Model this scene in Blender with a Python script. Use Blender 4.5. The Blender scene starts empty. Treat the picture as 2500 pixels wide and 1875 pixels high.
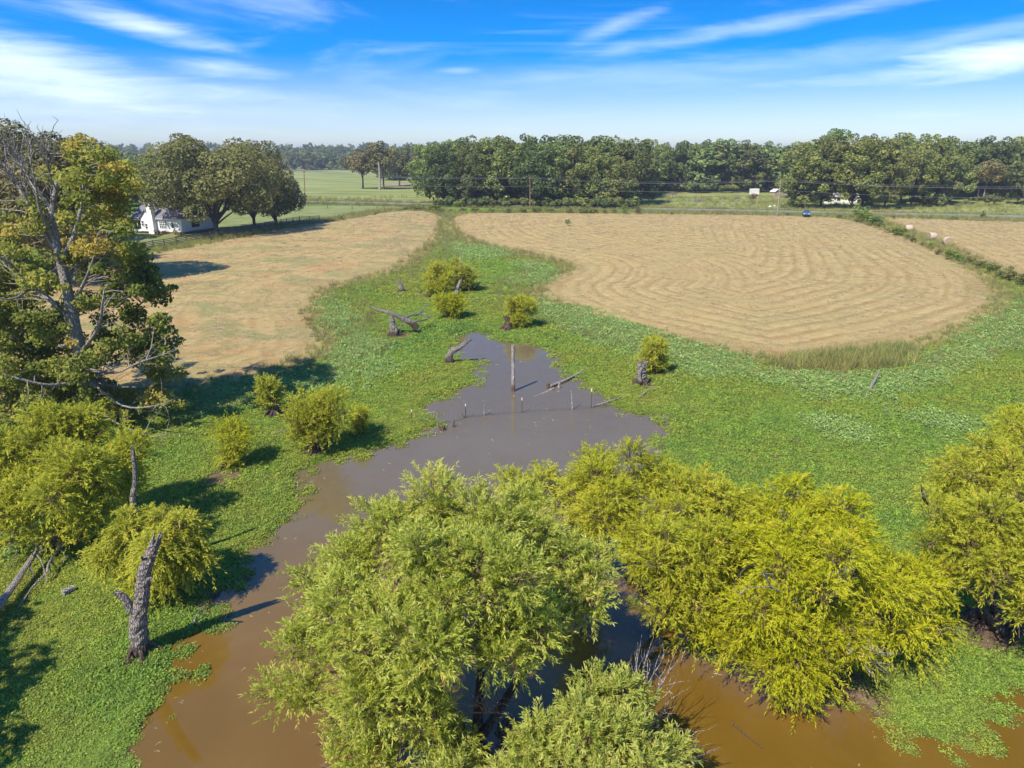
import bpy, math, random
import numpy as np

S = bpy.context.scene
C = S.collection
rad = math.radians

# ------------------------------------------------------------------ camera
CAM_H, PITCH, F = 17.0, rad(18.1), 1720.0
cam_d = bpy.data.cameras.new('camera'); cam = bpy.data.objects.new('camera', cam_d); C.objects.link(cam)
cam.location = (0, 0, CAM_H); cam.rotation_euler = (rad(90) - PITCH, 0, 0)
cam_d.sensor_width = 36; cam_d.lens = F / 2500 * 36; cam_d.clip_start = 0.1; cam_d.clip_end = 20000
S.camera = cam

# ------------------------------------------------------------------ light
SUN_EL, SUN_AZ = rad(50), math.atan2(-0.62, -0.79)       # azimuth clockwise from +Y
sun_d = bpy.data.lights.new('sun', 'SUN'); sun_d.energy = 3.8; sun_d.angle = rad(0.5); sun_d.color = (1, 0.93, 0.82)
sun = bpy.data.objects.new('sun', sun_d); C.objects.link(sun); sun.location = (-40, -50, 80)
sun.rotation_euler = (rad(90) - SUN_EL, 0, math.atan2(0.62, -0.79) + 0)
from mathutils import Vector
sdir = Vector((-0.62 * math.cos(SUN_EL), -0.79 * math.cos(SUN_EL), math.sin(SUN_EL))).normalized()
sun.rotation_euler = sdir.to_track_quat('Z', 'Y').to_euler()
S.view_settings.view_transform = 'Standard'; S.view_settings.look = 'None'
S.view_settings.exposure = 0.95; S.view_settings.gamma = 1; S.view_settings.use_curve_mapping = False
S.cycles.volume_bounces = 0; S.cycles.max_bounces = 6; S.cycles.transparent_max_bounces = 6
S.cycles.volume_step_rate = 4

class NT:
    """small helper to write node trees"""
    def __init__(s, tree): s.t = tree; tree.nodes.clear()
    def n(s, typ, **kw):
        nd = s.t.nodes.new(typ)
        for k, v in kw.items():
            if k == 'ins':
                for kk, vv in v.items():
                    if isinstance(vv, bpy.types.NodeSocket): s.t.links.new(vv, nd.inputs[kk])
                    else: nd.inputs[kk].default_value = vv
            else: setattr(nd, k, v)
        return nd
    def math(s, op, a, b=None, c=None, clamp=False):
        ins = {0: a}
        if b is not None: ins[1] = b
        if c is not None: ins[2] = c
        return s.n('ShaderNodeMath', operation=op, use_clamp=clamp, ins=ins).outputs[0]
    def vmath(s, op, a, b=None):
        ins = {0: a}
        if b is not None: ins[1] = b
        return s.n('ShaderNodeVectorMath', operation=op, ins=ins).outputs[0]
    def mix(s, f, a, b, bt='MIX'):
        nd = s.n('ShaderNodeMix', data_type='RGBA', blend_type=bt)
        for i, v in ((0, f), (6, a), (7, b)):
            if isinstance(v, bpy.types.NodeSocket): s.t.links.new(v, nd.inputs[i])
            else: nd.inputs[i].default_value = (v if i == 0 else (*v, 1) if len(v) == 3 else v)
        return nd.outputs[2]
    def ss(s, v, lo, hi, a=0.0, b=1.0):
        return s.n('ShaderNodeMapRange', interpolation_type='SMOOTHSTEP', ins={0: v, 1: lo, 2: hi, 3: a, 4: b}).outputs[0]
    def noise(s, vec, scale, detail=3.0, rough=0.55, dist=0.0):
        return s.n('ShaderNodeTexNoise', ins={'Vector': vec, 'Scale': scale, 'Detail': detail, 'Roughness': rough, 'Distortion': dist}).outputs[0]
    def ramp(s, f, stops):
        nd = s.n('ShaderNodeValToRGB', ins={0: f}); el = nd.color_ramp.elements
        while len(el) < len(stops): el.new(0.5)
        for e, (p, c) in zip(el, stops): e.position = p; e.color = (*c, 1)
        return nd.outputs[0]
    def link(s, a, b): s.t.links.new(a, b)

# world: nishita sky with thin cirrus
W = bpy.data.worlds.new('World'); S.world = W; W.use_nodes = True
t = NT(W.node_tree)
tc = t.n('ShaderNodeTexCoord').outputs['Generated']
sep = t.n('ShaderNodeSeparateXYZ', ins={0: tc})
X, Y, Z = sep.outputs
Zp = t.math('MAXIMUM', Z, 0.0)
zz = t.math('MULTIPLY', Zp, 2.6)
vec = t.n('ShaderNodeCombineXYZ', ins={0: X, 1: Y, 2: zz}).outputs[0]
sky = t.n('ShaderNodeTexSky', sky_type='NISHITA', sun_disc=False, sun_elevation=SUN_EL, sun_rotation=SUN_AZ % (2 * math.pi),
          altitude=100, air_density=1.0, dust_density=0.6, ozone_density=1.6, ins={'Vector': vec}).outputs[0]
zen = t.ss(Z, -0.01, 0.16)
hs = t.n('ShaderNodeHueSaturation', ins={'Hue': t.math('MULTIPLY_ADD', zen, -.006, .513), 'Saturation': t.math('MULTIPLY_ADD', zen, .9, 0.86), 'Value': t.math('MULTIPLY_ADD', zen, 0.60, 0.56), 'Color': sky}).outputs[0]
azim = t.math('ARCTAN2', X, Y)
elev = t.math('ARCSINE', Z)
nv = t.n('ShaderNodeCombineXYZ', ins={0: t.math('MULTIPLY', azim, 2.2), 1: t.math('MULTIPLY', elev, 16.0), 2: 0.0}).outputs[0]
n1 = t.noise(nv, 2.0, 6, 0.6, 0.9)
n2 = t.noise(nv, 7.0, 5, 0.65, 0.4)
wob = t.math('MULTIPLY_ADD', n1, 1.0, -0.5); wob2 = t.math('MULTIPLY_ADD', n2, 0.6, -0.3)
def pang(px, py):
    v = Vector((0, math.cos(PITCH), -math.sin(PITCH))) + Vector((1, 0, 0)) * ((px - 1250) / F) + Vector((0, math.sin(PITCH), math.cos(PITCH))) * (-(py - 937.5) / F)
    v.normalize(); return math.atan2(v.x, v.y), math.asin(v.z)
def cloud(px, py, rx, ry, slope, dens):
    a0, e0 = pang(px, py)
    a = t.math('SUBTRACT', azim, a0); e = t.math('SUBTRACT', t.math('SUBTRACT', elev, e0), t.math('MULTIPLY', a, slope))
    a = t.math('DIVIDE', a, rx / F); e = t.math('DIVIDE', e, ry / F)
    d = t.math('SQRT', t.math('ADD', t.math('MULTIPLY', a, a), t.math('MULTIPLY', e, e)))
    d = t.math('ADD', d, t.math('ADD', t.math('MULTIPLY', wob, 1.7), t.math('MULTIPLY', wob2, 1.6)))
    return t.math('MULTIPLY', t.ss(d, 1.35, -.25), dens * .66)
cl = None
for a in ((60, 160, 330, 60, -0.22, 1.0), (150, 215, 420, 40, -0.02, .75), (360, 68, 150, 26, -0.22, .8), (535, 166, 110, 22, -0.05, .75), (1500, 62, 110, 20, .32, .42), (1900, 55, 420, 17, 0.12, .45),
          (2440, 140, 200, 34, 0.08, 1.15), (2300, 175, 330, 18, 0.03, .7), (1120, 172, 50, 8, 0, .35), (1800, 165, 600, 34, 0.05, .34), (200, 250, 600, 40, 0, .3), (1350, 190, 160, 20, 0.05, .3), (2350, 95, 420, 20, .16, .32), (1520, 120, 90, 18, .2, .3)):
    c = cloud(*a); cl = c if cl is None else t.math('MAXIMUM', cl, c)
veil = t.math('MULTIPLY', t.ss(t.noise(nv, 1.1, 6, 0.6, 1.2), 0.46, 0.8), 0.24)
cl = t.math('MINIMUM', t.math('ADD', cl, veil), 0.93)
cl = t.math('MULTIPLY', cl, t.ss(Z, 0.0, 0.04))
skyc = t.mix(cl, hs, (5.5, 6.1, 7.0))
bg = t.n('ShaderNodeBackground', ins={'Color': skyc, 'Strength': 0.128})
t.link(bg.outputs[0], t.n('ShaderNodeOutputWorld').inputs[0])

# ------------------------------------------------------------------ geometry of the view
cp, sp_ = math.cos(PITCH), math.sin(PITCH)
def ray(px, py):
    u = (px - 1250) / F; v = -(py - 937.5) / F
    return u, cp + v * sp_, -sp_ + v * cp
def at(px, py, z=0.0):
    dx, dy, dz = ray(px, py); k = (z - CAM_H) / dz
    return np.array([dx * k, dy * k, z])
def wy(px, py, Yd):
    dx, dy, dz = ray(px, py); k = Yd / dy
    return np.array([dx * k, Yd, CAM_H + dz * k])

# ------------------------------------------------------------------ noise, polygons
def _hash(ix, iy, s):
    h = (ix.astype(np.int64) * 374761393 + iy.astype(np.int64) * 668265263 + s * 974634777) & 0x7fffffff
    h = ((h ^ (h >> 13)) * 1274126177) & 0x7fffffff
    return ((h ^ (h >> 16)) & 0xffff) / 65535.0
def vnoise(x, y, s=0):
    x = np.asarray(x, float); y = np.asarray(y, float)
    ix, iy = np.floor(x), np.floor(y); fx, fy = x - ix, y - iy
    fx = fx * fx * (3 - 2 * fx); fy = fy * fy * (3 - 2 * fy)
    a = _hash(ix, iy, s); b = _hash(ix + 1, iy, s); c = _hash(ix, iy + 1, s); d = _hash(ix + 1, iy + 1, s)
    return a + (b - a) * fx + (c - a) * fy + (a - b - c + d) * fx * fy
def fbm(x, y, s=0, o=4):
    r = 0; a = 0.5; n = 0
    for i in range(o):
        r = r + a * vnoise(x * 2 ** i, y * 2 ** i, s + i * 17); n += a; a *= .5
    return r / n * 2 - 1
def sdf_exact(poly, x, y):
    """signed distance, positive inside"""
    d = np.full(x.shape, 1e18, np.float32); ins = np.zeros(x.shape, bool); n = len(poly)
    for i in range(n):
        ax, ay = poly[i]; bx, by = poly[(i + 1) % n]
        ex, ey = bx - ax, by - ay; wx, wyv = x - ax, y - ay
        h = (wx * ex + wyv * ey) / (ex * ex + ey * ey + 1e-12); np.minimum(h, 1, out=h); np.maximum(h, 0, out=h)
        np.minimum(d, (wx - ex * h) ** 2 + (wyv - ey * h) ** 2, out=d)
        if abs(by - ay) > 1e-9: ins ^= ((ay > y) != (by > y)) & (x < (bx - ax) * (y - ay) / (by - ay) + ax)
    return np.where(ins, 1, -1) * np.sqrt(d)
_grids = {}
def sdf(poly, x, y):
    """signed distance looked up in a raster made once per outline"""
    x = np.asarray(x, float); y = np.asarray(y, float); k = id(poly)
    if k not in _grids:
        lo = np.maximum(poly.min(0) - 14, (-190, -40)); hi = np.minimum(poly.max(0) + 14, (260, 320))
        st = float(np.clip(np.sqrt((hi - lo).prod() / 90000), .12, .8)); nx, ny = (np.ceil((hi - lo) / st).astype(int) + 2)
        gx, gy = np.meshgrid((lo[0] + np.arange(nx) * st).astype(np.float32), (lo[1] + np.arange(ny) * st).astype(np.float32))
        _grids[k] = (lo, st, nx, ny, sdf_exact(poly, gx, gy))
    lo, st, nx, ny, G = _grids[k]
    fx = (x - lo[0]) / st; fy = (y - lo[1]) / st; cx = np.clip(fx, 0, nx - 1.001); cy = np.clip(fy, 0, ny - 1.001)
    ix = cx.astype(int); iy = cy.astype(int); tx = cx - ix; ty = cy - iy
    v = (G[iy, ix] * (1 - tx) + G[iy, ix + 1] * tx) * (1 - ty) + (G[iy + 1, ix] * (1 - tx) + G[iy + 1, ix + 1] * tx) * ty
    off = np.hypot(fx - cx, fy - cy) * st
    return np.where(v < 0, v - off, v)
def sstep(v, lo, hi):
    k = np.clip((v - lo) / (hi - lo), 0, 1); return k * k * (3 - 2 * k)
def gp(pts, smooth=2):
    p = np.array([at(a, b)[:2] for a, b in pts])
    for _ in range(smooth):
        q = np.roll(p, -1, 0); p = np.stack([p * .75 + q * .25, p * .25 + q * .75], 1).reshape(-1, 2)
    return p
WATER_Z = -0.12
POND = gp([(290, 1875), (310, 1830), (345, 1770), (400, 1700), (425, 1650), (405, 1600), (440, 1560), (500, 1530), (510, 1480), (555, 1430), (560, 1370), (610, 1330), (680, 1300), (720, 1240), (725, 1190), (705, 1150),
           (760, 1132), (850, 1108), (930, 1088), (1000, 1062), (1055, 1045), (1065, 1020), (1035, 1003), (1020, 995), (1060, 970), (1110, 955), (1155, 930), (1160, 912), (1135, 902), (1172, 893), (1165, 882), (1112, 876), (1092, 850), (1098, 808),
           (1200, 806), (1215, 825), (1270, 837), (1350, 840), (1368, 870), (1375, 905), (1440, 930), (1450, 950), (1485, 972), (1500, 992), (1560, 1010), (1640, 1008), (1642, 1040), (1622, 1090), (1625, 1140),
           (1600, 1220), (1590, 1330), (1592, 1420), (1600, 1490), (1680, 1560), (1800, 1600), (1950, 1640), (2040, 1690), (2120, 1730), (2200, 1770), (2300, 1800), (2390, 1790), (2415, 1740), (2405, 1695), (2480, 1690), (2520, 1640), (2700, 1620), (3100, 1700), (3300, 2600), (1250, 4200), (-100, 3000)], 2)
PUDDLE = gp([(1025, 716), (1042, 712), (1060, 718), (1055, 730), (1030, 728)], 1)
HAY_L = gp([(-1200, 1100), (250, 980), (420, 935), (560, 930), (680, 895), (760, 865), (785, 830), (765, 790), (745, 745), (790, 700), (900, 680), (1000, 640), (1045, 600), (1075, 560), (1080, 528), (1050, 516), (1000, 512), (930, 520), (850, 535), (700, 556), (560, 585), (370, 620), (150, 660), (-400, 740), (-1200, 800)], 2)
HAY_R = gp([(1105, 524), (1100, 545), (1125, 575), (1200, 602), (1310, 622), (1375, 640), (1395, 655), (1370, 675), (1320, 695), (1330, 728), (1450, 775), (1600, 815), (1750, 852), (1900, 878), (2060, 868), (2230, 835), (2350, 795), (2440, 745), (2425, 700), (2350, 645), (2240, 592), (2130, 552), (2060, 533), (1900, 527), (1500, 521), (1200, 519)], 2)
HAY_R2 = gp([(2130, 530), (2300, 538), (2700, 546), (3600, 565), (4200, 900), (2520, 690), (2400, 640), (2290, 585), (2190, 550)], 1)
LAWN = gp([(150, 640), (370, 603), (560, 572), (700, 548), (850, 530), (1040, 510), (1020, 503), (700, 502), (560, 505), (200, 520), (-300, 560), (-300, 720)], 1)
WEEDS = [gp(p, 2) for p in (
    [(790, 740), (830, 730), (870, 800), (930, 860), (940, 900), (850, 930), (700, 960), (680, 930), (800, 890), (850, 860), (820, 800)],
    [(1300, 730), (1420, 755), (1560, 800), (1720, 850), (1850, 885), (1800, 930), (1650, 900), (1520, 850), (1380, 800), (1290, 770)],
    [(1850, 900), (2000, 915), (2200, 920), (2330, 860), (2390, 810), (2500, 750), (2620, 700), (2600, 790), (2400, 860), (2300, 920), (2200, 960), (2050, 970), (1900, 950)],
    [(1240, 690), (1290, 670), (1340, 668), (1330, 685), (1270, 700)],
    [(1270, 640), (1330, 650), (1360, 668), (1330, 672), (1260, 652)],
    [(2230, 1010), (2300, 1015), (2360, 1035), (2330, 1050), (2260, 1035)], [(2010, 1030), (2060, 1035), (2085, 1055), (2030, 1055)],
    [(1080, 580), (1100, 570), (1130, 600), (1240, 610), (1200, 640), (1120, 630)],
    [(500, 960), (600, 930), (640, 960), (560, 1010), (430, 1010)],
    [(-40, 1270), (40, 1260), (60, 1330), (-40, 1400)])]
BROWN = gp([(1880, 890), (2030, 872), (2200, 850), (2240, 870), (2190, 900), (2060, 905), (1900, 905)], 1)
MUD = [at(345, 1600), at(1545, 1410), at(1240, 1780), at(1170, 1810), at(2180, 1540), at(2430, 1545), at(1075, 1050), at(640, 1395), at(1030, 716), at(1270, 805), at(980, 818), at(545, 1165), at(1570, 935), at(2080, 1690), at(540, 1460), at(2455, 978), at(1946, 1078), at(1896, 1117)]
MUD_R = [.7, 1.1, 1.6, 1.6, 1.2, 2.2, 1.6, 1.0, 1.8, 1.0, 1.6, 1.6, 1.6, 1.6, 1.4, .9, .6, .6]
ROAD_A, ROAD_B = at(697, 493.5), at(2500, 532)
rdv = (ROAD_B - ROAD_A)[:2]; rdv = rdv / np.linalg.norm(rdv); rdn = np.array([-rdv[1], rdv[0]])
def road_d(x, y): return (x - ROAD_A[0]) * rdn[0] + (y - ROAD_A[1]) * rdn[1]

def pond_sd(x, y):
    d = sdf(POND, x, y)
    d = np.maximum(d, sdf(PUDDLE, x, y))
    return d + 0.28 * fbm(x * .9, y * .9, 3, 3) + 0.16 * fbm(x * 3.1, y * 3.1, 9, 2)
def swath(x, y, hd): return hd + .5 * fbm(x * .12, y * .12, 61, 2) + 2.2 * fbm(x * .03, y * .03, 62, 2)
def hay_sd(x, y): return np.maximum(np.maximum(sdf(HAY_L, x, y), sdf(HAY_R, x, y)), sdf(HAY_R2, x, y))
def height(x, y, pd=None, hd=None):
    x = np.asarray(x, float); y = np.asarray(y, float)
    if pd is None: pd = pond_sd(x, y)
    if hd is None: hd = hay_sd(x, y)
    z = 0.06 * fbm(x * .35, y * .35, 5, 3) + .35 * sstep(hd, 0, 12) + 0.1 * fbm(x * .05, y * .05, 8, 2) * sstep(y, 60, 120)
    z = z + 16 * sstep(y, 830, 1100) * (0.75 + .5 * fbm(x * .004, y * .004, 2, 2))
    z = z * sstep(-pd, 0, 3)
    return np.where(pd > 0, WATER_Z - 0.7 * sstep(pd, 0, 3.5) - .03, WATER_Z + .12 * sstep(-pd, 0, .7) + z)
def gz(x, y): return float(height(np.array([x]), np.array([y]))[0])
def ground(px, py):
    p = at(px, py)
    for _ in range(2): p = at(px, py, max(gz(p[0], p[1]), WATER_Z))
    return p

# ------------------------------------------------------------------ objects
def tag(o, label=None, cat=None, group=None, kind=None):
    for k, v in (('label', label), ('category', cat), ('group', group), ('kind', kind)):
        if v: o[k] = v
    return o
def mesh(name, V, Fc, mat=None, parent=None, tint=None, smooth=False, mi=None):
    """V (n,3); Fc (m,k) array or list of faces"""
    me = bpy.data.meshes.new(name); V = np.asarray(V, np.float32)
    if isinstance(Fc, np.ndarray) and Fc.ndim == 2:
        k = Fc.shape[1]; m = len(Fc)
        me.vertices.add(len(V)); me.vertices.foreach_set('co', V.ravel())
        me.loops.add(m * k); me.loops.foreach_set('vertex_index', Fc.astype(np.int32).ravel())
        me.polygons.add(m); me.polygons.foreach_set('loop_start', np.arange(0, m * k, k, dtype=np.int32))
        me.update(calc_edges=True)
    else:
        me.from_pydata([tuple(map(float, v)) for v in V], [], [tuple(map(int, f)) for f in Fc])
    if tint is not None:
        a = me.attributes.new('tint', 'FLOAT', 'FACE'); a.data.foreach_set('value', np.asarray(tint, np.float32))
    if smooth: me.shade_smooth()
    for m_ in (mat if isinstance(mat, (list, tuple)) else [mat]):
        if m_: me.materials.append(m_)
    if mi is not None: me.polygons.foreach_set('material_index', np.asarray(mi, np.int32))
    o = bpy.data.objects.new(name, me); C.objects.link(o)
    if parent: o.parent = parent
    return o
def empty(name, loc=(0, 0, 0), rz=0.0, sc=1.0):
    o = bpy.data.objects.new(name, None); C.objects.link(o); o.location = tuple(map(float, loc)); o.rotation_euler.z = rz
    o.scale = (sc,) * 3; o.empty_display_size = .2
    return o
def dup(root, loc, rz=0.0, sc=(1, 1, 1), label=None):
    r = root.copy(); C.objects.link(r); r.location = tuple(map(float, loc)); r.rotation_euler = (0, 0, rz)
    r.scale = sc if hasattr(sc, '__len__') else (sc,) * 3
    if label: r['label'] = label
    for ch in list(root.children):
        c = ch.copy(); C.objects.link(c); c.parent = r
        for g in list(ch.children):
            d = g.copy(); C.objects.link(d); d.parent = c
    return r

class MB:
    """collects quads and n-gons of one object"""
    def __init__(s): s.v = []; s.f = []
    def box(s, x0, x1, y0, y1, z0, z1):
        b = len(s.v); s.v += [(x0, y0, z0), (x1, y0, z0), (x1, y1, z0), (x0, y1, z0), (x0, y0, z1), (x1, y0, z1), (x1, y1, z1), (x0, y1, z1)]
        s.f += [tuple(b + i for i in q) for q in ((0, 3, 2, 1), (4, 5, 6, 7), (0, 1, 5, 4), (1, 2, 6, 5), (2, 3, 7, 6), (3, 0, 4, 7))]; return s
    def poly(s, pts):
        b = len(s.v); s.v += [tuple(p) for p in pts]; s.f.append(tuple(range(b, b + len(pts)))); return s
    def prism(s, pts, off):
        n = len(pts); b = len(s.v); s.v += [tuple(p) for p in pts] + [tuple(np.add(p, off)) for p in pts]
        s.f += [tuple(range(b + n - 1, b - 1, -1)), tuple(range(b + n, b + 2 * n))] + [(b + i, b + (i + 1) % n, b + n + (i + 1) % n, b + n + i) for i in range(n)]; return s
    def tube(s, pts, rr, n=8, jag=0.0, rng=None, cap=True):
        V, Fq = tube(pts, rr, n, jag, rng); b = len(s.v); s.v += [tuple(v) for v in V]; s.f += [tuple(b + i for i in q) for q in Fq]
        if cap: s.f += [tuple(b + i for i in range(n - 1, -1, -1)), tuple(b + len(V) - n + i for i in range(n))]
        return s
    def add(s, V, Fq):
        b = len(s.v); s.v += [tuple(v) for v in V]; s.f += [tuple(b + i for i in q) for q in Fq]; return s
    def build(s, name, mat, parent=None, smooth=False): return mesh(name, s.v, s.f, mat, parent, smooth=smooth)

def tube(pts, rr, n=8, jag=0.0, rng=None):
    P = np.asarray(pts, float); m = len(P); rr = np.broadcast_to(np.asarray(rr, float), (m,)) if np.ndim(rr) else np.full(m, float(rr))
    T = np.gradient(P, axis=0); T /= np.linalg.norm(T, axis=1)[:, None] + 1e-9
    ref = np.array([0.31, 0.17, 0.93]) if abs(T[:, 2]).mean() < .8 else np.array([1, 0.13, 0.02])
    A = np.cross(T, ref); A /= np.linalg.norm(A, axis=1)[:, None] + 1e-9; B = np.cross(T, A)
    an = np.arange(n) * 2 * math.pi / n
    R = rr[:, None] * (np.ones((m, n)) if not jag else 1 + jag * (rng.random((m, n)) - .5) + jag * .8 * np.broadcast_to(rng.random(n) - .5, (m, n)))
    V = P[:, None] + A[:, None] * (np.cos(an)[None, :, None] * R[..., None]) + B[:, None] * (np.sin(an)[None, :, None] * R[..., None])
    i = np.arange(m - 1)[:, None] * n + np.arange(n)[None]; j = np.arange(m - 1)[:, None] * n + (np.arange(n)[None] + 1) % n
    return V.reshape(-1, 3), np.stack([i, j, j + n, i + n], -1).reshape(-1, 4)
def tubes(lst, n=4):
    """many tubes, returns arrays V, F"""
    VV = []; FF = []; b = 0
    for pts, rr in lst:
        V, Fq = tube(pts, rr, n); VV.append(V); FF.append(Fq + b); b += len(V)
    return (np.concatenate(VV), np.concatenate(FF)) if VV else (np.zeros((0, 3)), np.zeros((0, 4), int))
def wob(a, b, k, amp, rng, sag=0.0):
    a = np.asarray(a, float); b = np.asarray(b, float); s = np.linspace(0, 1, k)[:, None]
    L = np.linalg.norm(b - a); p = a + (b - a) * s + np.cumsum(rng.normal(0, 1, (k, 3)), 0) * amp * L / k * np.sin(np.pi * s) 
    p[:, 2] += sag * L * (4 * s * (1 - s))[:, 0]
    return p
def bez(pts, k=6):
    """catmull-rom through points"""
    P = [np.asarray(p, float) for p in pts]; P = [2 * P[0] - P[1]] + P + [2 * P[-1] - P[-2]]; out = []
    for i in range(1, len(P) - 2):
        for s in np.linspace(0, 1, k, endpoint=False):
            a, b, c, d = P[i - 1:i + 3]
            out.append(.5 * (2 * b + (c - a) * s + (2 * a - 5 * b + 4 * c - d) * s * s + (3 * b - a - 3 * c + d) * s ** 3))
    return np.array(out + [P[-2]])

# ------------------------------------------------------------------ materials
def mat(name): m = bpy.data.materials.new(name); m.use_nodes = True; return m, NT(m.node_tree)
def out(t, sh): t.link(sh, t.n('ShaderNodeOutputMaterial').inputs[0])
def simple(name, col, rough=.8, metal=0.0, var=.25, scale=6.0, bump=0.0):
    m, t = mat(name); co = t.n('ShaderNodeTexCoord').outputs['Object']
    nz = t.noise(co, scale, 5, .65)
    c = t.mix(t.ss(nz, .3, .7), tuple(x * (1 - var) for x in col), tuple(min(1, x * (1 + var * .7)) for x in col))
    ins = {'Base Color': c, 'Roughness': rough, 'Metallic': metal}
    if bump: ins['Normal'] = t.n('ShaderNodeBump', ins={'Strength': bump, 'Distance': .03, 'Height': nz}).outputs[0]
    out(t, t.n('ShaderNodeBsdfPrincipled', ins=ins).outputs[0]); return m
def leafmat(name, stops, hue=0.03, val=.35, trans=.35, inst=False, gloss=0.0):
    m, t = mat(name)
    ti = t.n('ShaderNodeAttribute', attribute_name='tint').outputs['Fac']
    c = t.ramp(ti, stops)
    if inst: r = t.n('ShaderNodeAttribute', attribute_name='vary', attribute_type='INSTANCER').outputs['Fac']
    else: r = t.n('ShaderNodeObjectInfo').outputs['Random']
    hh = t.math('MULTIPLY_ADD', r, -hue * 2, .5 + hue); r2 = t.math('FRACT', t.math('MULTIPLY', r, 7.31))
    c = t.n('ShaderNodeHueSaturation', ins={'Hue': hh, 'Saturation': t.math('MULTIPLY_ADD', r2, .10, .90), 'Value': t.math('MULTIPLY_ADD', r2, val, 1 - val * .5), 'Color': c}).outputs[0]
    d = t.n('ShaderNodeBsdfDiffuse', ins={'Color': c}); tr = t.n('ShaderNodeBsdfTranslucent', ins={'Color': c})
    s = t.n('ShaderNodeMixShader', ins={0: trans, 1: d.outputs[0], 2: tr.outputs[0]}).outputs[0]
    if gloss:
        g = t.n('ShaderNodeBsdfGlossy', ins={'Color': (1, 1, 1, 1), 'Roughness': .5})
        s = t.n('ShaderNodeMixShader', ins={0: gloss, 1: s, 2: g.outputs[0]}).outputs[0]
    out(t, s); return m
def barkmat(name, c1, c2, c3=None, scale=1.0, low=None):
    m, t = mat(name); co = t.n('ShaderNodeTexCoord').outputs['Object']
    st = t.vmath('MULTIPLY', co, (9 * scale, 9 * scale, 1.6 * scale))
    n = t.noise(st, 2.2, 6, .65, .5); b = t.noise(co, 1.3 * scale, 4, .6)
    vo = t.n('ShaderNodeTexVoronoi', feature='DISTANCE_TO_EDGE', ins={'Vector': t.vmath('MULTIPLY', co, (14 * scale, 14 * scale, 3.5 * scale)), 'Scale': 1.0}).outputs[0]
    c = t.mix(t.ss(n, .35, .65), c1, c2)
    if c3: c = t.mix(t.ss(b, .5, .7), c, c3)
    if low:
        z = t.n('ShaderNodeSeparateXYZ', ins={0: co}).outputs[2]
        c = t.mix(t.ss(t.math('ADD', z, t.math('MULTIPLY', b, .3)), low[0], low[0] * .6), c, low[1])
    c = t.mix(t.ss(vo, 0.0, .12, .75, 0), c, tuple(x * .3 for x in c1))
    hgt = t.math('ADD', n, t.ss(vo, 0, .2))
    bp = t.n('ShaderNodeBump', ins={'Strength': 1.0, 'Distance': .05, 'Height': hgt}).outputs[0]
    out(t, t.n('ShaderNodeBsdfPrincipled', ins={'Base Color': c, 'Roughness': .9, 'Normal': bp}).outputs[0]); return m

M = {}
M['willow'] = leafmat('willow leaves', [(0, (.19, .23, .018)), (.4, (.44, .49, .035)), (.8, (.62, .62, .12)), (1, (.62, .44, .06))], .0, .0, .5, gloss=.015)
M['willow_y'] = leafmat('yellow willow leaves', [(0, (.22, .235, .012)), (.4, (.48, .49, .022)), (.85, (.64, .62, .05)), (1, (.64, .42, .04))], .0, .04, .5)
M['willow_o'] = leafmat('olive willow leaves', [(0, (.21, .235, .02)), (.4, (.46, .48, .03)), (.85, (.62, .60, .05)), (1, (.60, .38, .05))], .0, .06, .5)
M['gum'] = leafmat('autumn gum leaves', [(0, (.09, .125, .028)), (.45, (.23, .255, .05)), (.7, (.37, .35, .06)), (.88, (.46, .34, .07)), (1, (.46, .25, .07))], .004, .1, .42)
M['oak'] = leafmat('oak leaves', [(0, (.10, .105, .033)), (.5, (.215, .21, .062)), (1, (.34, .31, .10))], .014, .25, .32)
M['oak_brown'] = leafmat('browned oak leaves', [(0, (.10, .10, .04)), (.5, (.21, .19, .07)), (1, (.32, .25, .09))], .012, .25, .3)
M['wood'] = leafmat('mixed wood leaves', [(0, (.085, .11, .033)), (.5, (.19, .228, .062)), (1, (.32, .355, .10))], .03, .6, .32)
M['wood_i'] = leafmat('far wood leaves', [(0, (.085, .11, .035)), (.5, (.18, .22, .065)), (1, (.30, .34, .10))], .025, .55, .32, inst=True)
M['grove'] = leafmat('olive grove leaves', [(0, (.10, .12, .03)), (.5, (.225, .245, .06)), (1, (.36, .36, .10))], .02, .4, .32)
M['green'] = leafmat('fresh green leaves', [(0, (.06, .11, .03)), (.5, (.14, .22, .05)), (1, (.24, .32, .075))], .01, .3, .32)
M['lime'] = leafmat('light green leaves', [(0, (.07, .10, .015)), (.5, (.15, .20, .025)), (1, (.30, .34, .06))], .012, .2, .35)
M['mat'] = leafmat('water plant leaves', [(0, (.14, .20, .028)), (.5, (.28, .375, .05)), (1, (.43, .50, .10))], .03, .5, .4, inst=True)
M['weed'] = leafmat('pale weed leaves', [(0, (.16, .26, .05)), (.5, (.31, .44, .11)), (1, (.46, .54, .20))], .012, .3, .38, inst=True)
M['tuft'] = leafmat('grass blades', [(0, (.17, .20, .045)), (.5, (.30, .30, .08)), (1, (.45, .38, .17))], .03, .5, .3, inst=True)
M['straw'] = leafmat('cut straw', [(0, (0.323, 0.238, 0.111)), (.5, (0.476, 0.365, 0.187)), (1, (0.595, 0.484, 0.281))], .01, .3, .2, inst=True)
M['bark'] = barkmat('grey bark', (.16, .13, .11), (.34, .29, .25), (.22, .17, .14))
M['bark_dark'] = barkmat('dark bark', (.05, .04, .03), (.12, .10, .08))
M['bark_pale'] = barkmat('pale limb bark', (.30, .26, .22), (.54, .49, .43))
M['dead'] = barkmat('weathered dead wood', (.20, .165, .14), (.46, .40, .35), (.32, .25, .20), low=(.75, (.09, .055, .035)))
M['silver'] = barkmat('silver dead wood', (.34, .28, .24), (.58, .51, .45))
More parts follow.
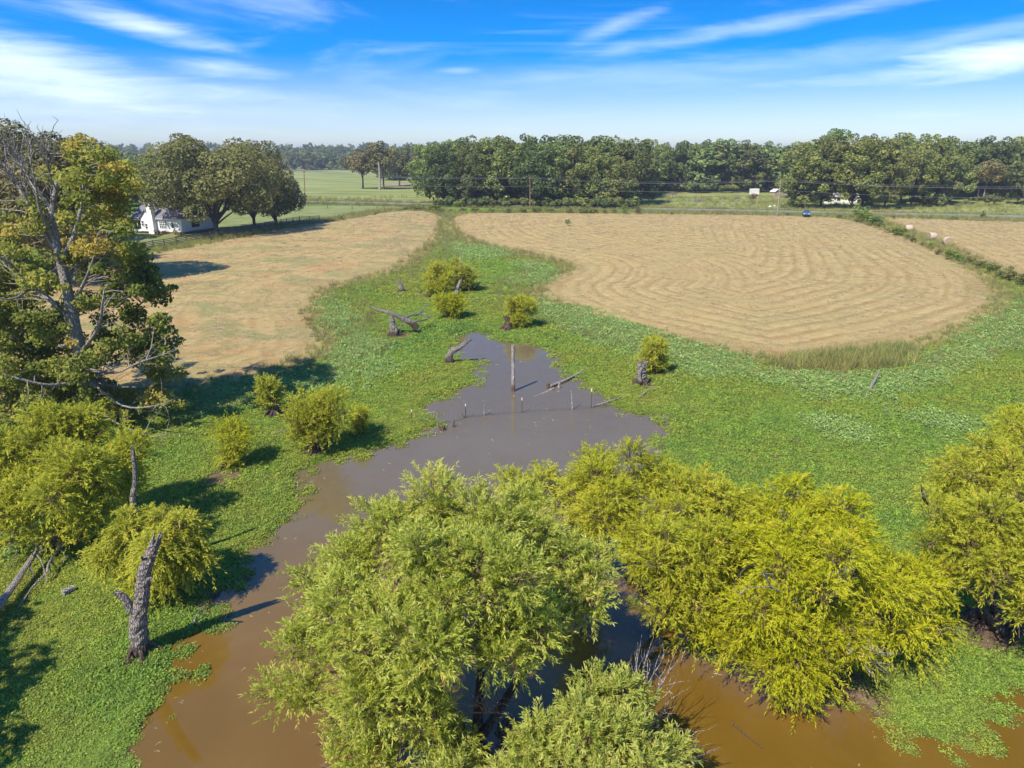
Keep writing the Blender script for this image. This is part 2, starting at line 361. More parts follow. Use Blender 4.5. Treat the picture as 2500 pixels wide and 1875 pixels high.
M['mudroot'] = barkmat('muddy roots', (.10, .06, .04), (.24, .15, .11))
M['postwood'] = barkmat('grey post wood', (.38, .33, .29), (.58, .52, .47), scale=.8, low=(1.25, (.17, .09, .06)))
M['twig'] = simple('grey twigs', (.30, .25, .21), .9, var=.4)
M['twig_b'] = simple('brown twigs', (.17, .11, .07), .9, var=.4)
# ------------------------------------------------------------------ ground
def build_ground():
    ys = [-90, -60, -40, -28, -20, -14, -10, -6, -3, 0]; y = 2.0
    while y < 60: ys.append(y); y += .22 + .0022 * y
    while y < 5200: ys.append(y); y *= 1.016
    ys = np.array(ys); nx = 501; u = np.linspace(-1, 1, nx)
    w = 22 + .86 * np.abs(ys)
    Xg = w[:, None] * (u + 1.5 * u ** 9)[None]; Yg = np.broadcast_to(ys[:, None], Xg.shape)
    x, y = Xg.ravel(), Yg.ravel()
    pd = pond_sd(x, y); hd = hay_sd(x, y); z = height(x, y, pd, hd)
    # swaths left by the mower show as low ridges
    i = np.arange(len(ys) - 1)[:, None] * nx + np.arange(nx - 1)[None]
    Fq = np.stack([i, i + 1, i + nx + 1, i + nx], -1).reshape(-1, 4)
    wd = np.full(x.shape, -1e3)
    for p in WEEDS: wd = np.maximum(wd, sdf(p, x, y))
    mu = np.zeros(x.shape)
    for c, r in zip(MUD, MUD_R): mu = np.maximum(mu, sstep(np.hypot(x - c[0], (y - c[1])), r * 1.25, r * .3))
    br = sdf(BROWN, x, y)
    lw = sdf(LAWN, x, y)
    rd = road_d(x, y)
    me = mesh('ground', np.stack([x, y, z], 1), Fq, ground_mat(), smooth=True)
    for nm, v in (('pond', pd), ('hay', hd), ('hayl', sdf(HAY_L, x, y)), ('weed', wd), ('mud', mu), ('brown', br), ('lawn', lw), ('phase', swath(x, y, hd)), ('road', rd)):
        a = me.data.attributes.new(nm, 'FLOAT', 'POINT'); a.data.foreach_set('value', np.asarray(v, np.float32))
    tag(me, kind='structure')
def ground_mat():
    m, t = mat('ground'); A = lambda n: t.n('ShaderNodeAttribute', attribute_name=n).outputs['Fac']
    P = t.n('ShaderNodeNewGeometry').outputs['Position']
    big = t.noise(P, .035, 4, .55); med = t.noise(P, .22, 5, .6); sm = t.noise(P, 1.3, 5, .65); fine = t.noise(P, 6.0, 5, .7)
    # streaky noise of cut straw
    st = t.noise(t.vmath('MULTIPLY', P, (1.0, 2.2, 1.0)), 3.2, 4, .75, 1.5)
    # marsh
    g = t.mix(t.ss(med, .35, .65), (.12, .20, .018), (.19, .30, .03))
    g = t.mix(t.ss(big, .42, .62), g, (.12, .22, .03))
    g = t.mix(t.math('MULTIPLY', t.ss(t.noise(P, .5, 3, .5), .55, .72), .6), g, (.19, .25, .03))
    g = t.mix(t.ss(fine, .35, .75, .0, .55), g, (.022, .045, .012))
    # weeds
    w = t.mix(t.ss(fine, .3, .7), (.15, .22, .07), (.30, .37, .15))
    ws = t.math('ADD', A('weed'), t.math('MULTIPLY_ADD', sm, 5.0, -2.5))
    g = t.mix(t.ss(ws, -.6, 1.2, 0, .8), g, w)
    g = t.mix(t.math('MULTIPLY', t.ss(t.math('ADD', A('brown'), t.math('MULTIPLY_ADD', sm, 4, -2)), -.5, 1), .8), g, (.15, .13, .045))
    # band of rough grass outside the hay
    hs = t.math('ADD', A('hay'), t.math('ADD', t.math('MULTIPLY_ADD', sm, 2.6, -.4), t.math('MULTIPLY_ADD', med, 7.0, -3.0)))
    rough = t.mix(t.ss(med, .3, .7), (.13, .17, .045), (.24, .20, .075))
    g = t.mix(t.math('MULTIPLY', t.ss(hs, -6.5, -1.5), .75), g, rough)
    # hay with swaths parallel to its edge
    hd = A('hay')
    ph = t.math('ADD', A('phase'), t.math('MULTIPLY_ADD', sm, .8, -.4))
    sw = t.math('SINE', t.math('MULTIPLY', ph, 2 * math.pi / 2.3))
    sw2 = t.math('SINE', t.math('MULTIPLY_ADD', ph, 2 * math.pi / 1.15, .8))
    amp = t.ss(t.noise(P, .06, 4, .6), .36, .64, .08, .55)
    sw = t.math('ADD', t.math('MULTIPLY', sw, amp), t.math('MULTIPLY', sw2, t.ss(t.noise(P, .14, 3, .6), .4, .7, .05, .4)))
    tone = t.math('ADD', t.math('ADD', sw, t.math('MULTIPLY_ADD', st, 2.4, -1.2)), t.math('MULTIPLY_ADD', sm, 2.0, -1.0))
    hay = t.ramp(t.math('MULTIPLY_ADD', tone, .34, .5, clamp=True), [(0, (.21, .15, .05)), (.3, (.32, .235, .085)), (.6, (.44, .32, .13)), (1, (.58, .45, .21))])
    red = t.noise(P, .12, 5, .6)
    edge = t.math('MULTIPLY', t.ss(hd, 4.5, .5), t.ss(t.noise(P, .05, 3, .5), .42, .6, .15, .8))
    hay = t.mix(edge, hay, t.mix(t.ss(med, .4, .6), (.30, .20, .07), (.23, .22, .07)))
    isL = t.ss(A('hayl'), -1, 2)
    hay = t.mix(t.math('MULTIPLY', t.ss(red, .48, .62), t.math('MULTIPLY_ADD', isL, .42, .16)), hay, (.40, .19, .075))
    hay = t.mix(t.math('MULTIPLY', isL, .25), hay, t.mix(st, (.30, .20, .065), (.58, .43, .19)))
    green = t.noise(t.vmath('MULTIPLY', P, (.6, 1.0, 1.0)), .17, 4, .65, .6)
    gm = t.math('MULTIPLY', t.ss(green, .46, .62), t.math('MULTIPLY_ADD', isL, .50, .16))
    hay = t.mix(gm, hay, (.20, .215, .075))
    hay = t.mix(t.ss(fine, .5, .85, 0, .35), hay, (.13, .10, .04))
    g = t.mix(t.ss(hs, -1.3, .5), g, hay)
    # lawn by the house and the pastures beyond the road
    law = t.mix(t.ss(med, .3, .7), (.17, .20, .06), (.26, .26, .10))
    g = t.mix(t.ss(t.math('ADD', A('lawn'), t.math('MULTIPLY_ADD', sm, 3, -1.5)), -1, 2, 0, .92), g, law)
    pst = t.mix(t.ss(t.noise(t.vmath('MULTIPLY', P, (.25, 1, 1)), .09, 5, .6), .35, .65), (.16, .20, .05), (.30, .30, .10))
    pst = t.mix(t.ss(sm, .5, .8, 0, .5), pst, (.10, .13, .03))
    g = t.mix(t.ss(t.math('ADD', A('road'), t.math('MULTIPLY_ADD', sm, 4, -2)), -9, -7), g, pst)
    # mud and pond bed
    mud = t.mix(sm, (.10, .06, .035), (.24, .16, .10))
    g = t.mix(t.ss(t.math('ADD', A('mud'), t.math('MULTIPLY_ADD', sm, .8, -.4)), .3, .7), g, mud)
    g = t.mix(t.ss(t.math('ADD', A('pond'), t.math('MULTIPLY_ADD', sm, .3, -.15)), -.25, -.02), g, (.11, .065, .03))
    bp = t.n('ShaderNodeBump', ins={'Strength': .9, 'Distance': .09, 'Height': t.math('ADD', t.math('ADD', fine, st), t.math('MULTIPLY', sm, 1.5))}).outputs[0]
    out(t, t.n('ShaderNodeBsdfPrincipled', ins={'Base Color': g, 'Roughness': .95, 'Specular IOR Level': .15, 'Normal': bp}).outputs[0])
    return m
build_ground()

# ------------------------------------------------------------------ pond water
def water():
    x0, x1, y0, y1 = -45, 60, -60, 75
    n = 60; xs = np.linspace(x0, x1, n); ys = np.linspace(y0, y1, n)
    Xg, Yg = np.meshgrid(xs, ys); i = np.arange(n - 1)[:, None] * n + np.arange(n - 1)[None]
    Fq = np.stack([i, i + 1, i + n + 1, i + n], -1).reshape(-1, 4)
    m, t = mat('muddy pond water'); P = t.n('ShaderNodeNewGeometry').outputs['Position']
    big = t.noise(P, .11, 5, .6, .8); f = t.noise(P, 5.0, 3, .6); mid = t.noise(P, .9, 4, .6)
    c = t.mix(t.ss(big, .35, .68), (.132, .072, .009), (.165, .094, .018))
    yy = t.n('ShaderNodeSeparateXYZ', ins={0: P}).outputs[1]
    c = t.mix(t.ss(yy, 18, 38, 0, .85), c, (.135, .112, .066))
    c = t.mix(t.ss(mid, .4, .8, 0, .3), c, (.12, .068, .013))
    c = t.mix(t.ss(t.noise(P, 9, 2, .5), .60, .8, 0, .15), c, (.25, .16, .07))
    bp = t.n('ShaderNodeBump', ins={'Strength': .06, 'Distance': .02, 'Height': f}).outputs[0]
    out(t, t.n('ShaderNodeBsdfPrincipled', ins={'Base Color': c, 'Roughness': .035, 'IOR': 1.42, 'Specular IOR Level': .5, 'Normal': bp}).outputs[0])
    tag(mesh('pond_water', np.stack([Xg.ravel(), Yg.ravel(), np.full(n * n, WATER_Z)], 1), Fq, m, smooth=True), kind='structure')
water()

# ------------------------------------------------------------------ road
def strip(name, off0, off1, z, m, s0=-60, s1=420, k=90, kind='structure'):
    s = np.linspace(s0, s1, k); V = []
    for a in s:
        for o in (off0, off1):
            p = ROAD_A[:2] + rdv * a + rdn * o
            V.append((p[0], p[1], gz(*p) * 0 + z))
    i = np.arange(k - 1) * 2
    return tag(mesh(name, V, np.stack([i, i + 2, i + 3, i + 1], 1), m), kind=kind)
asph = simple('worn asphalt', (.19, .185, .18), .9, var=.15, scale=.8, bump=.2)
strip('road', -3.1, 3.1, .34, asph)
strip('road_shoulder', -4.6, 4.6, .325, simple('gravel shoulder', (.25, .22, .16), .95, var=.3, scale=2))
mark = simple('road paint', (.62, .5, .2), .8)
for o in (.12, -.24): strip('road_marking', o, o + .11, .346, mark)
wht = simple('white road paint', (.6, .6, .58), .8)
for o in (2.75, -2.87): strip('road_marking', o, o + .12, .346, wht)

# ------------------------------------------------------------------ scattered cover (stuff)
def protos(name, m, n, k, seed, rad_=1.0, hgt=.35, ll=.22, lw=.1, up=.7, blade=False):
    r = np.random.default_rng(seed); res = []
    for j in range(k):
        if blade:
            a = r.random(n) * 2 * np.pi; q = np.sqrt(r.random(n)) * rad_ * .7
            b = np.stack([np.cos(a) * q, np.sin(a) * q, np.zeros(n)], 1)
            d = np.stack([r.normal(0, .35, n), r.normal(0, .35, n), up + r.random(n) * .4], 1); d /= np.linalg.norm(d, axis=1)[:, None]
            L = hgt * (.5 + r.random(n) * .8)
            s = np.cross(d, r.normal(0, 1, (n, 3))); s /= np.linalg.norm(s, axis=1)[:, None]
            V = np.stack([b - s * lw, b + s * lw, b + d * L[:, None] + s * lw * .2, b + d * L[:, None] - s * lw * .2], 1).reshape(-1, 3)
        else:
            a = r.random(n) * 2 * np.pi; q = np.sqrt(r.random(n)) * rad_
            h = hgt * (1 - (q / rad_) ** 2 * .8) * (.25 + .75 * r.random(n))
            c = np.stack([np.cos(a) * q, np.sin(a) * q, h], 1)
            nrm = np.stack([r.normal(0, .55, n), r.normal(0, .55, n), np.full(n, up)], 1); nrm /= np.linalg.norm(nrm, axis=1)[:, None]
            d = np.cross(nrm, r.normal(0, 1, (n, 3))); d /= np.linalg.norm(d, axis=1)[:, None]; s = np.cross(nrm, d)
            l = ll * (.6 + .8 * r.random(n))[:, None]; w = lw * (.6 + .8 * r.random(n))[:, None]
            V = np.stack([c - d * l, c + s * w, c + d * l, c - s * w], 1).reshape(-1, 3)
        me = bpy.data.meshes.new(name + '_piece'); me.from_pydata(V.tolist(), [], np.arange(4 * n).reshape(-1, 4).tolist())
        at_ = me.attributes.new('tint', 'FLOAT', 'FACE'); at_.data.foreach_set('value', np.clip(r.normal(.5, .22, n), 0, 1).astype(np.float32))
        me.materials.append(m); res.append(bpy.data.objects.new(name + '_piece', me))
    return res
def scatter(name, pts, scl, rots, vary, pieces, sz=None):
    n = len(pts); me = bpy.data.meshes.new(name); me.vertices.add(n); me.vertices.foreach_set('co', np.asarray(pts, np.float32).ravel())
    sc3 = np.stack([scl, scl, scl if sz is None else sz], 1).astype(np.float32)
    for nm, ty, v in (('scl', 'FLOAT_VECTOR', sc3), ('rot', 'FLOAT_VECTOR', np.asarray(rots, np.float32)), ('vary', 'FLOAT', np.asarray(vary, np.float32))):
        a = me.attributes.new(nm, ty, 'POINT'); a.data.foreach_set('vector' if ty == 'FLOAT_VECTOR' else 'value', v.ravel())
    o = bpy.data.objects.new(name, me); C.objects.link(o); o['kind'] = 'stuff'
    col = bpy.data.collections.new(name + '_pieces')
    for p in pieces: col.objects.link(p)
    ng = bpy.data.node_groups.new(name, 'GeometryNodeTree')
    ng.interface.new_socket('Geometry', in_out='INPUT', socket_type='NodeSocketGeometry'); ng.interface.new_socket('Geometry', in_out='OUTPUT', socket_type='NodeSocketGeometry')
    N = ng.nodes; gi = N.new('NodeGroupInput'); go = N.new('NodeGroupOutput'); ci = N.new('GeometryNodeCollectionInfo')
    ci.inputs['Collection'].default_value = col; ci.inputs['Separate Children'].default_value = True; ci.inputs['Reset Children'].default_value = True
    ip = N.new('GeometryNodeInstanceOnPoints'); ip.inputs['Pick Instance'].default_value = True
    rv = N.new('FunctionNodeRandomValue'); rv.data_type = 'INT'; rv.inputs['Min'].default_value = 0; rv.inputs['Max'].default_value = len(pieces) - 1
    na = N.new('GeometryNodeInputNamedAttribute'); na.data_type = 'FLOAT_VECTOR'; na.inputs['Name'].default_value = 'scl'
    nr = N.new('GeometryNodeInputNamedAttribute'); nr.data_type = 'FLOAT_VECTOR'; nr.inputs['Name'].default_value = 'rot'
    er = N.new('FunctionNodeEulerToRotation'); L = ng.links.new
    m2p = N.new('GeometryNodeMeshToPoints')
    L(gi.outputs[0], m2p.inputs[0]); L(m2p.outputs[0], ip.inputs['Points']); L(ci.outputs[0], ip.inputs['Instance'])
    rvo = [s for s in rv.outputs if s.enabled][0]; L(rvo, ip.inputs['Instance Index'])
    L(nr.outputs[0], er.inputs[0]); L(er.outputs[0], ip.inputs['Rotation']); L(na.outputs[0], ip.inputs['Scale']); L(ip.outputs[0], go.inputs[0])
    md = o.modifiers.new('scatter', 'NODES'); md.node_group = ng
    return o
R0 = np.random.default_rng(11)
def fan(n, d0, d1, r, k=.86, pad=4):
    y = d0 + (d1 - d0) * r.random(n); x = (r.random(n) * 2 - 1) * (k * y + pad); return x, y
def cover():
    # floating and creeping water plants over the marsh and along the banks
    x, y = fan(290000, 3, 135, R0)
    pd = pond_sd(x, y); hd = hay_sd(x, y)
    keep = (pd < .10 - .35 * R0.random(len(x))) & (hd < -1.5 - 1.5 * R0.random(len(x)) * 1.5) & (road_d(x, y) < -10)
    mu = np.zeros(x.shape)
    for c, r in zip(MUD, MUD_R): mu = np.maximum(mu, sstep(np.hypot(x - c[0], y - c[1]), r, r * .3))
    keep &= R0.random(len(x)) > mu * .9
    keep &= (fbm(x * .8, y * .8, 44, 3) > -.55) | (R0.random(len(x)) < .35)
    # loose scraps off the shore
    fr = (pd > 0) & (pd < .9) & (fbm(x * 1.6, y * 1.6, 77, 2) > .12) & (R0.random(len(x)) < .5)
    keep |= fr
    x, y, pd = x[keep], y[keep], pd[keep]; n = len(x)
    z = np.maximum(height(x, y), WATER_Z + .01)
    s = (.15 + .0036 * y) * (.7 + .6 * R0.random(n))
    lush = fbm(x * .25, y * .25, 31, 3)
    vary = np.clip(.5 + .75 * fbm(x * .10, y * .10, 21, 3) + .35 * fbm(x * .7, y * .7, 12, 2) + R0.normal(0, .10, n), 0, 1)
    rot = np.stack([R0.normal(0, .12, n), R0.normal(0, .12, n), R0.random(n) * 6.28], 1)
    scatter('marsh_plants', np.stack([x, y, z], 1), s, rot, vary, protos('marsh_plants', M['mat'], 46, 4, 1, ll=.15, lw=.085, hgt=.42, up=.95), sz=s * (1.0 + .8 * lush))
    # pale weeds in the bands along the hay
    x, y = fan(300000, 20, 140, R0)
    wd = np.full(x.shape, -1e3)
    for p in WEEDS: wd = np.maximum(wd, sdf(p, x, y))
    wd = wd + 1.6 * fbm(x * .3, y * .3, 4, 3)
    k = (pond_sd(x, y) < -.3) & (R0.random(len(x)) < .75 * sstep(wd, -2.6, 2.2) ** 1.6); x, y = x[k][:26000], y[k][:26000]; n = len(x)
    s = (.28 + .003 * y) * (.7 + .7 * R0.random(n)); rot = np.stack([R0.normal(0, .15, n), R0.normal(0, .15, n), R0.random(n) * 6.28], 1)
    scatter('pale_weeds', np.stack([x, y, height(x, y)], 1), s, rot, np.clip(.5 + .5 * fbm(x * .3, y * .3, 2, 2) + R0.normal(0, .15, n), 0, 1), protos('pale_weeds', M['weed'], 44, 4, 2, ll=.16, lw=.075, hgt=.9, up=.8), sz=s * .8)
    # rough grass: field edges, brown reeds, roadside, pasture
    x, y = fan(200000, 25, 300, R0, k=.9)
    hd = hay_sd(x, y); rd = road_d(x, y); br = sdf(BROWN, x, y)
    k = ((hd < 1.2 * R0.random(len(x))) & (hd > -7) & (pond_sd(x, y) < -.5) & (R0.random(len(x)) < .5) & (rd < -4)) | (br > -.3) | ((np.abs(rd) > 4.4) & (np.abs(rd) < 9)) | ((rd > 9) & (R0.random(len(x)) < .12) & (fbm(x * .03, y * .06, 6) > 0))
    x, y = x[k][:42000], y[k][:42000]; n = len(x); br = sdf(BROWN, x, y)
    s = (.22 + .0022 * y) * (.6 + .7 * R0.random(n)) * np.where(br > -.3, 2.0, 1); rot = np.stack([R0.normal(0, .1, n), R0.normal(0, .1, n), R0.random(n) * 6.28], 1)
    scatter('rough_grass', np.stack([x, y, height(x, y)], 1), s, rot, np.clip(.5 + .6 * fbm(x * .15, y * .15, 5, 2) + R0.normal(0, .2, n), 0, 1), protos('rough_grass', M['tuft'], 26, 4, 3, hgt=1.3, lw=.035, blade=True))
    # straw litter over the nearer hay
    x, y = fan(330000, 36, 215, R0)
    hd = hay_sd(x, y); k = hd > -.8; x, y, hd = x[k], y[k], hd[k]
    ph = swath(x, y, hd); sw = np.sin(ph * 2 * np.pi / 2.3); k = R0.random(len(x)) < .17 + .07 * sw + .3 * fbm(x * .5, y * .5, 6, 2); x, y, sw = x[k][:60000], y[k][:60000], sw[k][:60000]; n = len(x)
    s = (.14 + .0026 * y) * (.6 + .8 * R0.random(n)); rot = np.stack([R0.normal(0, .08, n), R0.normal(0, .08, n), R0.random(n) * 6.28], 1)
    scatter('cut_hay', np.stack([x, y, height(x, y)], 1), s, rot, np.clip(.5 + .2 * sw + .3 * fbm(x * .2, y * .2, 5, 2) + R0.normal(0, .15, n), 0, 1), protos('cut_hay', M['straw'], 18, 4, 4, ll=.55, lw=.035, hgt=.28, up=.8), sz=s * .55)
    # specks of leaf and scum on the water
    x, y = fan(7000, 4, 62, R0); pd = pond_sd(x, y); k = (pd > .2) & ((R0.random(len(x)) < .10) | (pd < 1.0) & (R0.random(len(x)) < .5)); x, y = x[k], y[k]; n = len(x)
    s = (.035 + .0015 * y) * (.5 + R0.random(n))
    scatter('floating_specks', np.stack([x, y, np.full(n, WATER_Z + .006)], 1), s, np.stack([np.zeros(n), np.zeros(n), R0.random(n) * 6.28], 1), R0.random(n), protos('floating_specks', M['straw'], 3, 3, 5, ll=.5, lw=.22, hgt=.02, up=3))
cover()
# ------------------------------------------------------------------ foliage
def leaf_quads(c, d, s, l, w):
    """diamond leaves: centre base c, direction d, side s"""
    l = l[:, None]; w = w[:, None]
    return np.stack([c, c + d * l * .45 + s * w, c + d * l, c + d * l * .45 - s * w], 1).reshape(-1, 3)
def unit(v): return v / (np.linalg.norm(v, axis=-1)[..., None] + 1e-9)
def shell(lobes, n, r, inner=.72, up=.25, lo=.7):
    """points on the outside of a union of lobes (x,y,z,r)"""
    L = np.asarray(lobes, float); P = []; D = []; I = []; tot = 0
    for _ in range(12):
        k = r.choice(len(L), n * 2, p=L[:, 3] ** 2 / (L[:, 3] ** 2).sum())
        d = r.normal(0, 1, (n * 2, 3)); d[:, 2] += up; d = unit(d)
        p = L[k, :3] + d * (L[k, 3] * (lo + (1.05 - lo) * r.random(n * 2)))[:, None] * np.array([1, 1, .9])
        dist = np.linalg.norm(p[:, None] - L[None, :, :3], axis=2) / L[None, :, 3]; dist[np.arange(n * 2), k] = 9
        ok = dist.min(1) > inner
        P.append(p[ok]); D.append(d[ok]); I.append(k[ok]); tot += ok.sum()
        if tot >= n: break
    return np.concatenate(P)[:n], np.concatenate(D)[:n], np.concatenate(I)[:n]
def willow_leaves(lobes, ntw, per, L, ll, lw, r, droop=.8, zmin=.05, inner=.7, lo=.62):
    a, d, k = shell(lobes, ntw, r, inner, .35, lo)
    n = len(a); d = unit(d + np.array([0, 0, .6]) + r.normal(0, .4, (n, 3)))
    Ln = L * (.55 + .8 * r.random(n))
    tt = (np.arange(per) + r.random((n, per))) / per
    pos = a[:, None] + d[:, None] * (Ln[:, None] * tt)[..., None]
    pos[..., 2] -= droop * Ln[:, None] * tt ** 2
    tan = d[:, None] - np.array([0, 0, 1.0]) * (2 * droop * tt)[..., None] * .8
    tan = unit(tan); side = unit(np.cross(tan, r.normal(0, 1, (n, per, 3))))
    ld = unit(tan * .85 + side * .62 + np.array([0, 0, -.16]) + r.normal(0, .12, (n, per, 3)))
    sd = unit(np.cross(ld, r.normal(0, .7, (n, per, 3)) + np.array([-.35, -.45, 1.1])))
    pos, ld, sd = pos.reshape(-1, 3), ld.reshape(-1, 3), sd.reshape(-1, 3)
    m = len(pos); l = ll * (.6 + .7 * r.random(m)); w = lw * (.7 + .6 * r.random(m))
    lt = r.normal(0, .10, len(lobes))[k]; tw = r.normal(0, .13, n)
    tint = np.clip(.42 + np.repeat(lt + tw, per) + r.normal(0, .13, m) + (r.random(m) < .02) * .5, 0, 1)
    ok = pos[:, 2] > zmin
    V = leaf_quads(pos[ok], ld[ok], sd[ok], l[ok], w[ok]); q = np.arange(len(V)).reshape(-1, 4)
    tw_t = [(np.stack([a[i] - d[i] * Ln[i] * .5, a[i], a[i] + d[i] * Ln[i] * .6 + np.array([0, 0, -droop * Ln[i] * .36])]), (.014, .010, .005)) for i in range(0, n, 3)]
    return V, q, tint[ok], tw_t, a
def willow(name, label, cat, base, lobes, m, seed, ntw, per=22, L=.75, ll=.15, lw=.017, stems=5, droop=.7, trunk_r=.14, bark='bark', lo=.62, group=None, bare=0, barer=1.0):
    r = np.random.default_rng(seed); base = np.asarray(base, float)
    lobes = np.asarray(lobes, float); rel = lobes.copy(); rel[:, :3] -= base
    root = tag(empty(name, base), label, cat, group)
    sub = []
    for q_ in rel:
        for _ in range(7):
            d_ = unit(r.normal(0, 1, 3) + np.array([0, 0, .6])); sub.append((*(q_[:3] + d_ * q_[3] * (.4 + .55 * r.random())), q_[3] * (.22 + .24 * r.random() ** 1.5)))
        sub.append((*q_[:3], q_[3] * .4))
    V, q, ti, tw, a = willow_leaves(np.array(sub), ntw, per, L, ll, lw, r, droop, lo=lo)
    tag(mesh('crown', V, q, m, root, tint=ti), kind='stuff')
    # stems rise from the base, limbs to every lobe, branchlets inside the crown
    st = []; tops = []
    hz = rel[:, 2].max()
    for i in range(stems):
        c = rel[r.integers(len(rel)), :3] * np.array([.45, .45, .55]); b = np.array([r.normal(0, .18), r.normal(0, .18), -.25])
        p = bez([b, b * .7 + c * .35 + r.normal(0, .1, 3), c], 5); st.append((p, np.linspace(trunk_r, trunk_r * .5, len(p)))); tops.append(c)
    tops = np.array(tops); lim = []
    for Lb in rel:
        j = np.argmin(np.linalg.norm(tops - Lb[:3], axis=1)); p = wob(tops[j], Lb[:3] + np.array([0, 0, Lb[3] * .3]), 7, .25, r, .03); lim.append((p, np.linspace(trunk_r * .45, .022, 7)))
        for _ in range(12):
            e = Lb[:3] + unit(r.normal(0, 1, 3) + np.array([0, 0, .4])) * Lb[3] * (.85 + .3 * r.random()); s = p[r.integers(3, 7)]
            if e[2] > .05: lim.append((wob(s, e, 5, .3, r, .06), np.linspace(.022, .007, 5)))
    V, q = tubes(st, 8); mesh('trunk', V, q, M[bark], root, smooth=True)
    V, q = tubes(lim, 5); mesh('limbs', V, q, M['twig'] if bark == 'bark' else M['twig_b'], root, smooth=True)
    V, q = tubes([t_ for t_ in tw], 3); tag(mesh('twigs', V, q, M['twig_b'], root), kind='stuff')
    return root
def LB(lst, zoff=0): return [(*at(px, py, z + zoff), rr) for px, py, z, rr in lst]

willow('willow', 'big pale green willow standing in the water at bottom centre', 'tree', at(1160, 1800), LB([
    (1060, 1285, 6.2, 1.25), (940, 1335, 5.6, 1.15), (850, 1400, 5.0, 1.0), (790, 1455, 4.3, .95), (1180, 1295, 6.4, 1.3), (1300, 1300, 6.0, 1.2), (1395, 1370, 5.0, 1.15), (1430, 1490, 4.2, .85), (765, 1560, 3.6, 1.0),
    (740, 1680, 2.6, .85), (900, 1520, 5.4, 1.4), (1050, 1430, 6.3, 1.45), (1200, 1440, 6.2, 1.4), (1310, 1560, 4.5, .95), (880, 1690, 3.8, 1.2), (1040, 1600, 5.2, 1.3), (860, 1820, 2.0, .85), (1010, 1770, 2.8, .95),
    (1240, 1560, 4.9, 1.0), (1110, 1850, 1.5, .7), (1390, 1440, 4.6, .85), (930, 1860, 1.6, .7)]),
    M['willow'], 1, 6300, 26, .62, .15, .0155, droop=.14, stems=7, trunk_r=.2, bark='bark_dark')
willow('willow', 'small willow clump with bare grey shoots at the bottom edge right of the big willow', 'tree', at(1450, 2020), LB([
    (1290, 1840, 2.6, .75), (1400, 1790, 3.1, .8), (1500, 1790, 3.0, .75), (1480, 1690, 3.4, .55), (1560, 1850, 2.6, .7), (1380, 1930, 2.2, .8), (1250, 1930, 2.2, .7), (1630, 1850, 2.0, .5), (1540, 1720, 3.0, .5), (1100, 1930, 2.0, .8), (1480, 1960, 2.3, .8)]),
    M['willow'], 2, 2100, 26, .55, .14, .015, droop=.12, stems=5, trunk_r=.09, bark='bark_dark')
willow('willow', 'thin see-through willow with grey stems behind the big willow, at the open water', 'tree', at(1330, 1400), LB([
    (1250, 1200, 3.4, .8), (1330, 1190, 3.6, .9), (1400, 1220, 3.4, .8), (1300, 1270, 2.6, .8), (1430, 1290, 2.6, .9)]), M['willow_o'], 3, 800, 20, .8, .16, .02, stems=6, trunk_r=.06, droop=.5)
willow('willow', 'yellow green willow on the bank just right of the big willow', 'tree', at(1640, 1500), LB([
    (1450, 1195, 4.6, 1.3), (1560, 1190, 4.9, 1.4), (1660, 1225, 4.8, 1.35), (1750, 1270, 4.4, 1.2), (1500, 1290, 3.9, 1.3), (1610, 1320, 4.5, 1.4), (1710, 1370, 3.9, 1.3), (1650, 1440, 3.0, 1.0), (1730, 1470, 2.4, 1.1), (1610, 1380, 3.4, .9), (1690, 1520, 1.3, .8), (1790, 1350, 3.6, 1.0)]),
    M['willow_y'], 4, 4300, 22, .7, .15, .0155, stems=5, trunk_r=.15, bark='bark_dark', droop=.35)
willow('willow', 'broad yellow green willow with dead limbs hanging to the water, right of centre', 'tree', at(2010, 1640), LB([
    (1880, 1250, 4.6, 1.0), (1980, 1265, 4.9, 1.3), (2070, 1320, 4.8, 1.3), (1870, 1370, 4.2, 1.25), (1970, 1400, 4.6, 1.4), (2100, 1430, 4.0, 1.35), (2190, 1440, 3.3, 1.1), (1850, 1510, 3.0, 1.2), (1950, 1560, 2.6, 1.1), (2080, 1560, 2.6, 1.2), (2210, 1530, 2.2, 1.0),
    (1880, 1640, 1.2, .85), (1780, 1570, 1.6, .8), (1990, 1650, 1.0, .8), (2260, 1440, 2.6, 1.0), (2290, 1540, 1.0, .7), (1930, 1690, .6, .6)]),
    M['willow_y'], 5, 5200, 22, .75, .15, .0155, stems=6, trunk_r=.16, bark='bark_dark', droop=.45)
willow('willow', 'tall yellow green willow cut by the right edge of the picture', 'tree', at(2440, 1545), LB([
    (2330, 1210, 4.8, 1.2), (2410, 1165, 5.2, 1.3), (2500, 1110, 5.6, 1.4), (2330, 1310, 4.3, 1.25), (2440, 1280, 4.9, 1.4), (2400, 1400, 3.5, 1.2), (2540, 1380, 4.0, 1.4), (2520, 1500, 2.4, .9), (2580, 1200, 5.6, 1.5), (2640, 1320, 4.6, 1.5), (2300, 1400, 3.0, .9), (2660, 1460, 2.6, 1.2), (2600, 1080, 5.8, 1.3), (2700, 1180, 5.2, 1.5)]),
    M['willow_y'], 6, 4700, 22, .68, .15, .0155, stems=5, trunk_r=.16, bark='bark_dark', droop=.3)
willow('willow', 'olive willow behind the tall right-edge willow, orange tinged', 'tree', at(2520, 1330), LB([
    (2480, 1070, 4.4, 1.2), (2560, 1040, 4.8, 1.3), (2450, 1150, 3.6, 1.1), (2600, 1140, 3.8, 1.3)]), M['willow_o'], 7, 1300, 20, .85, .17, .022, stems=4)
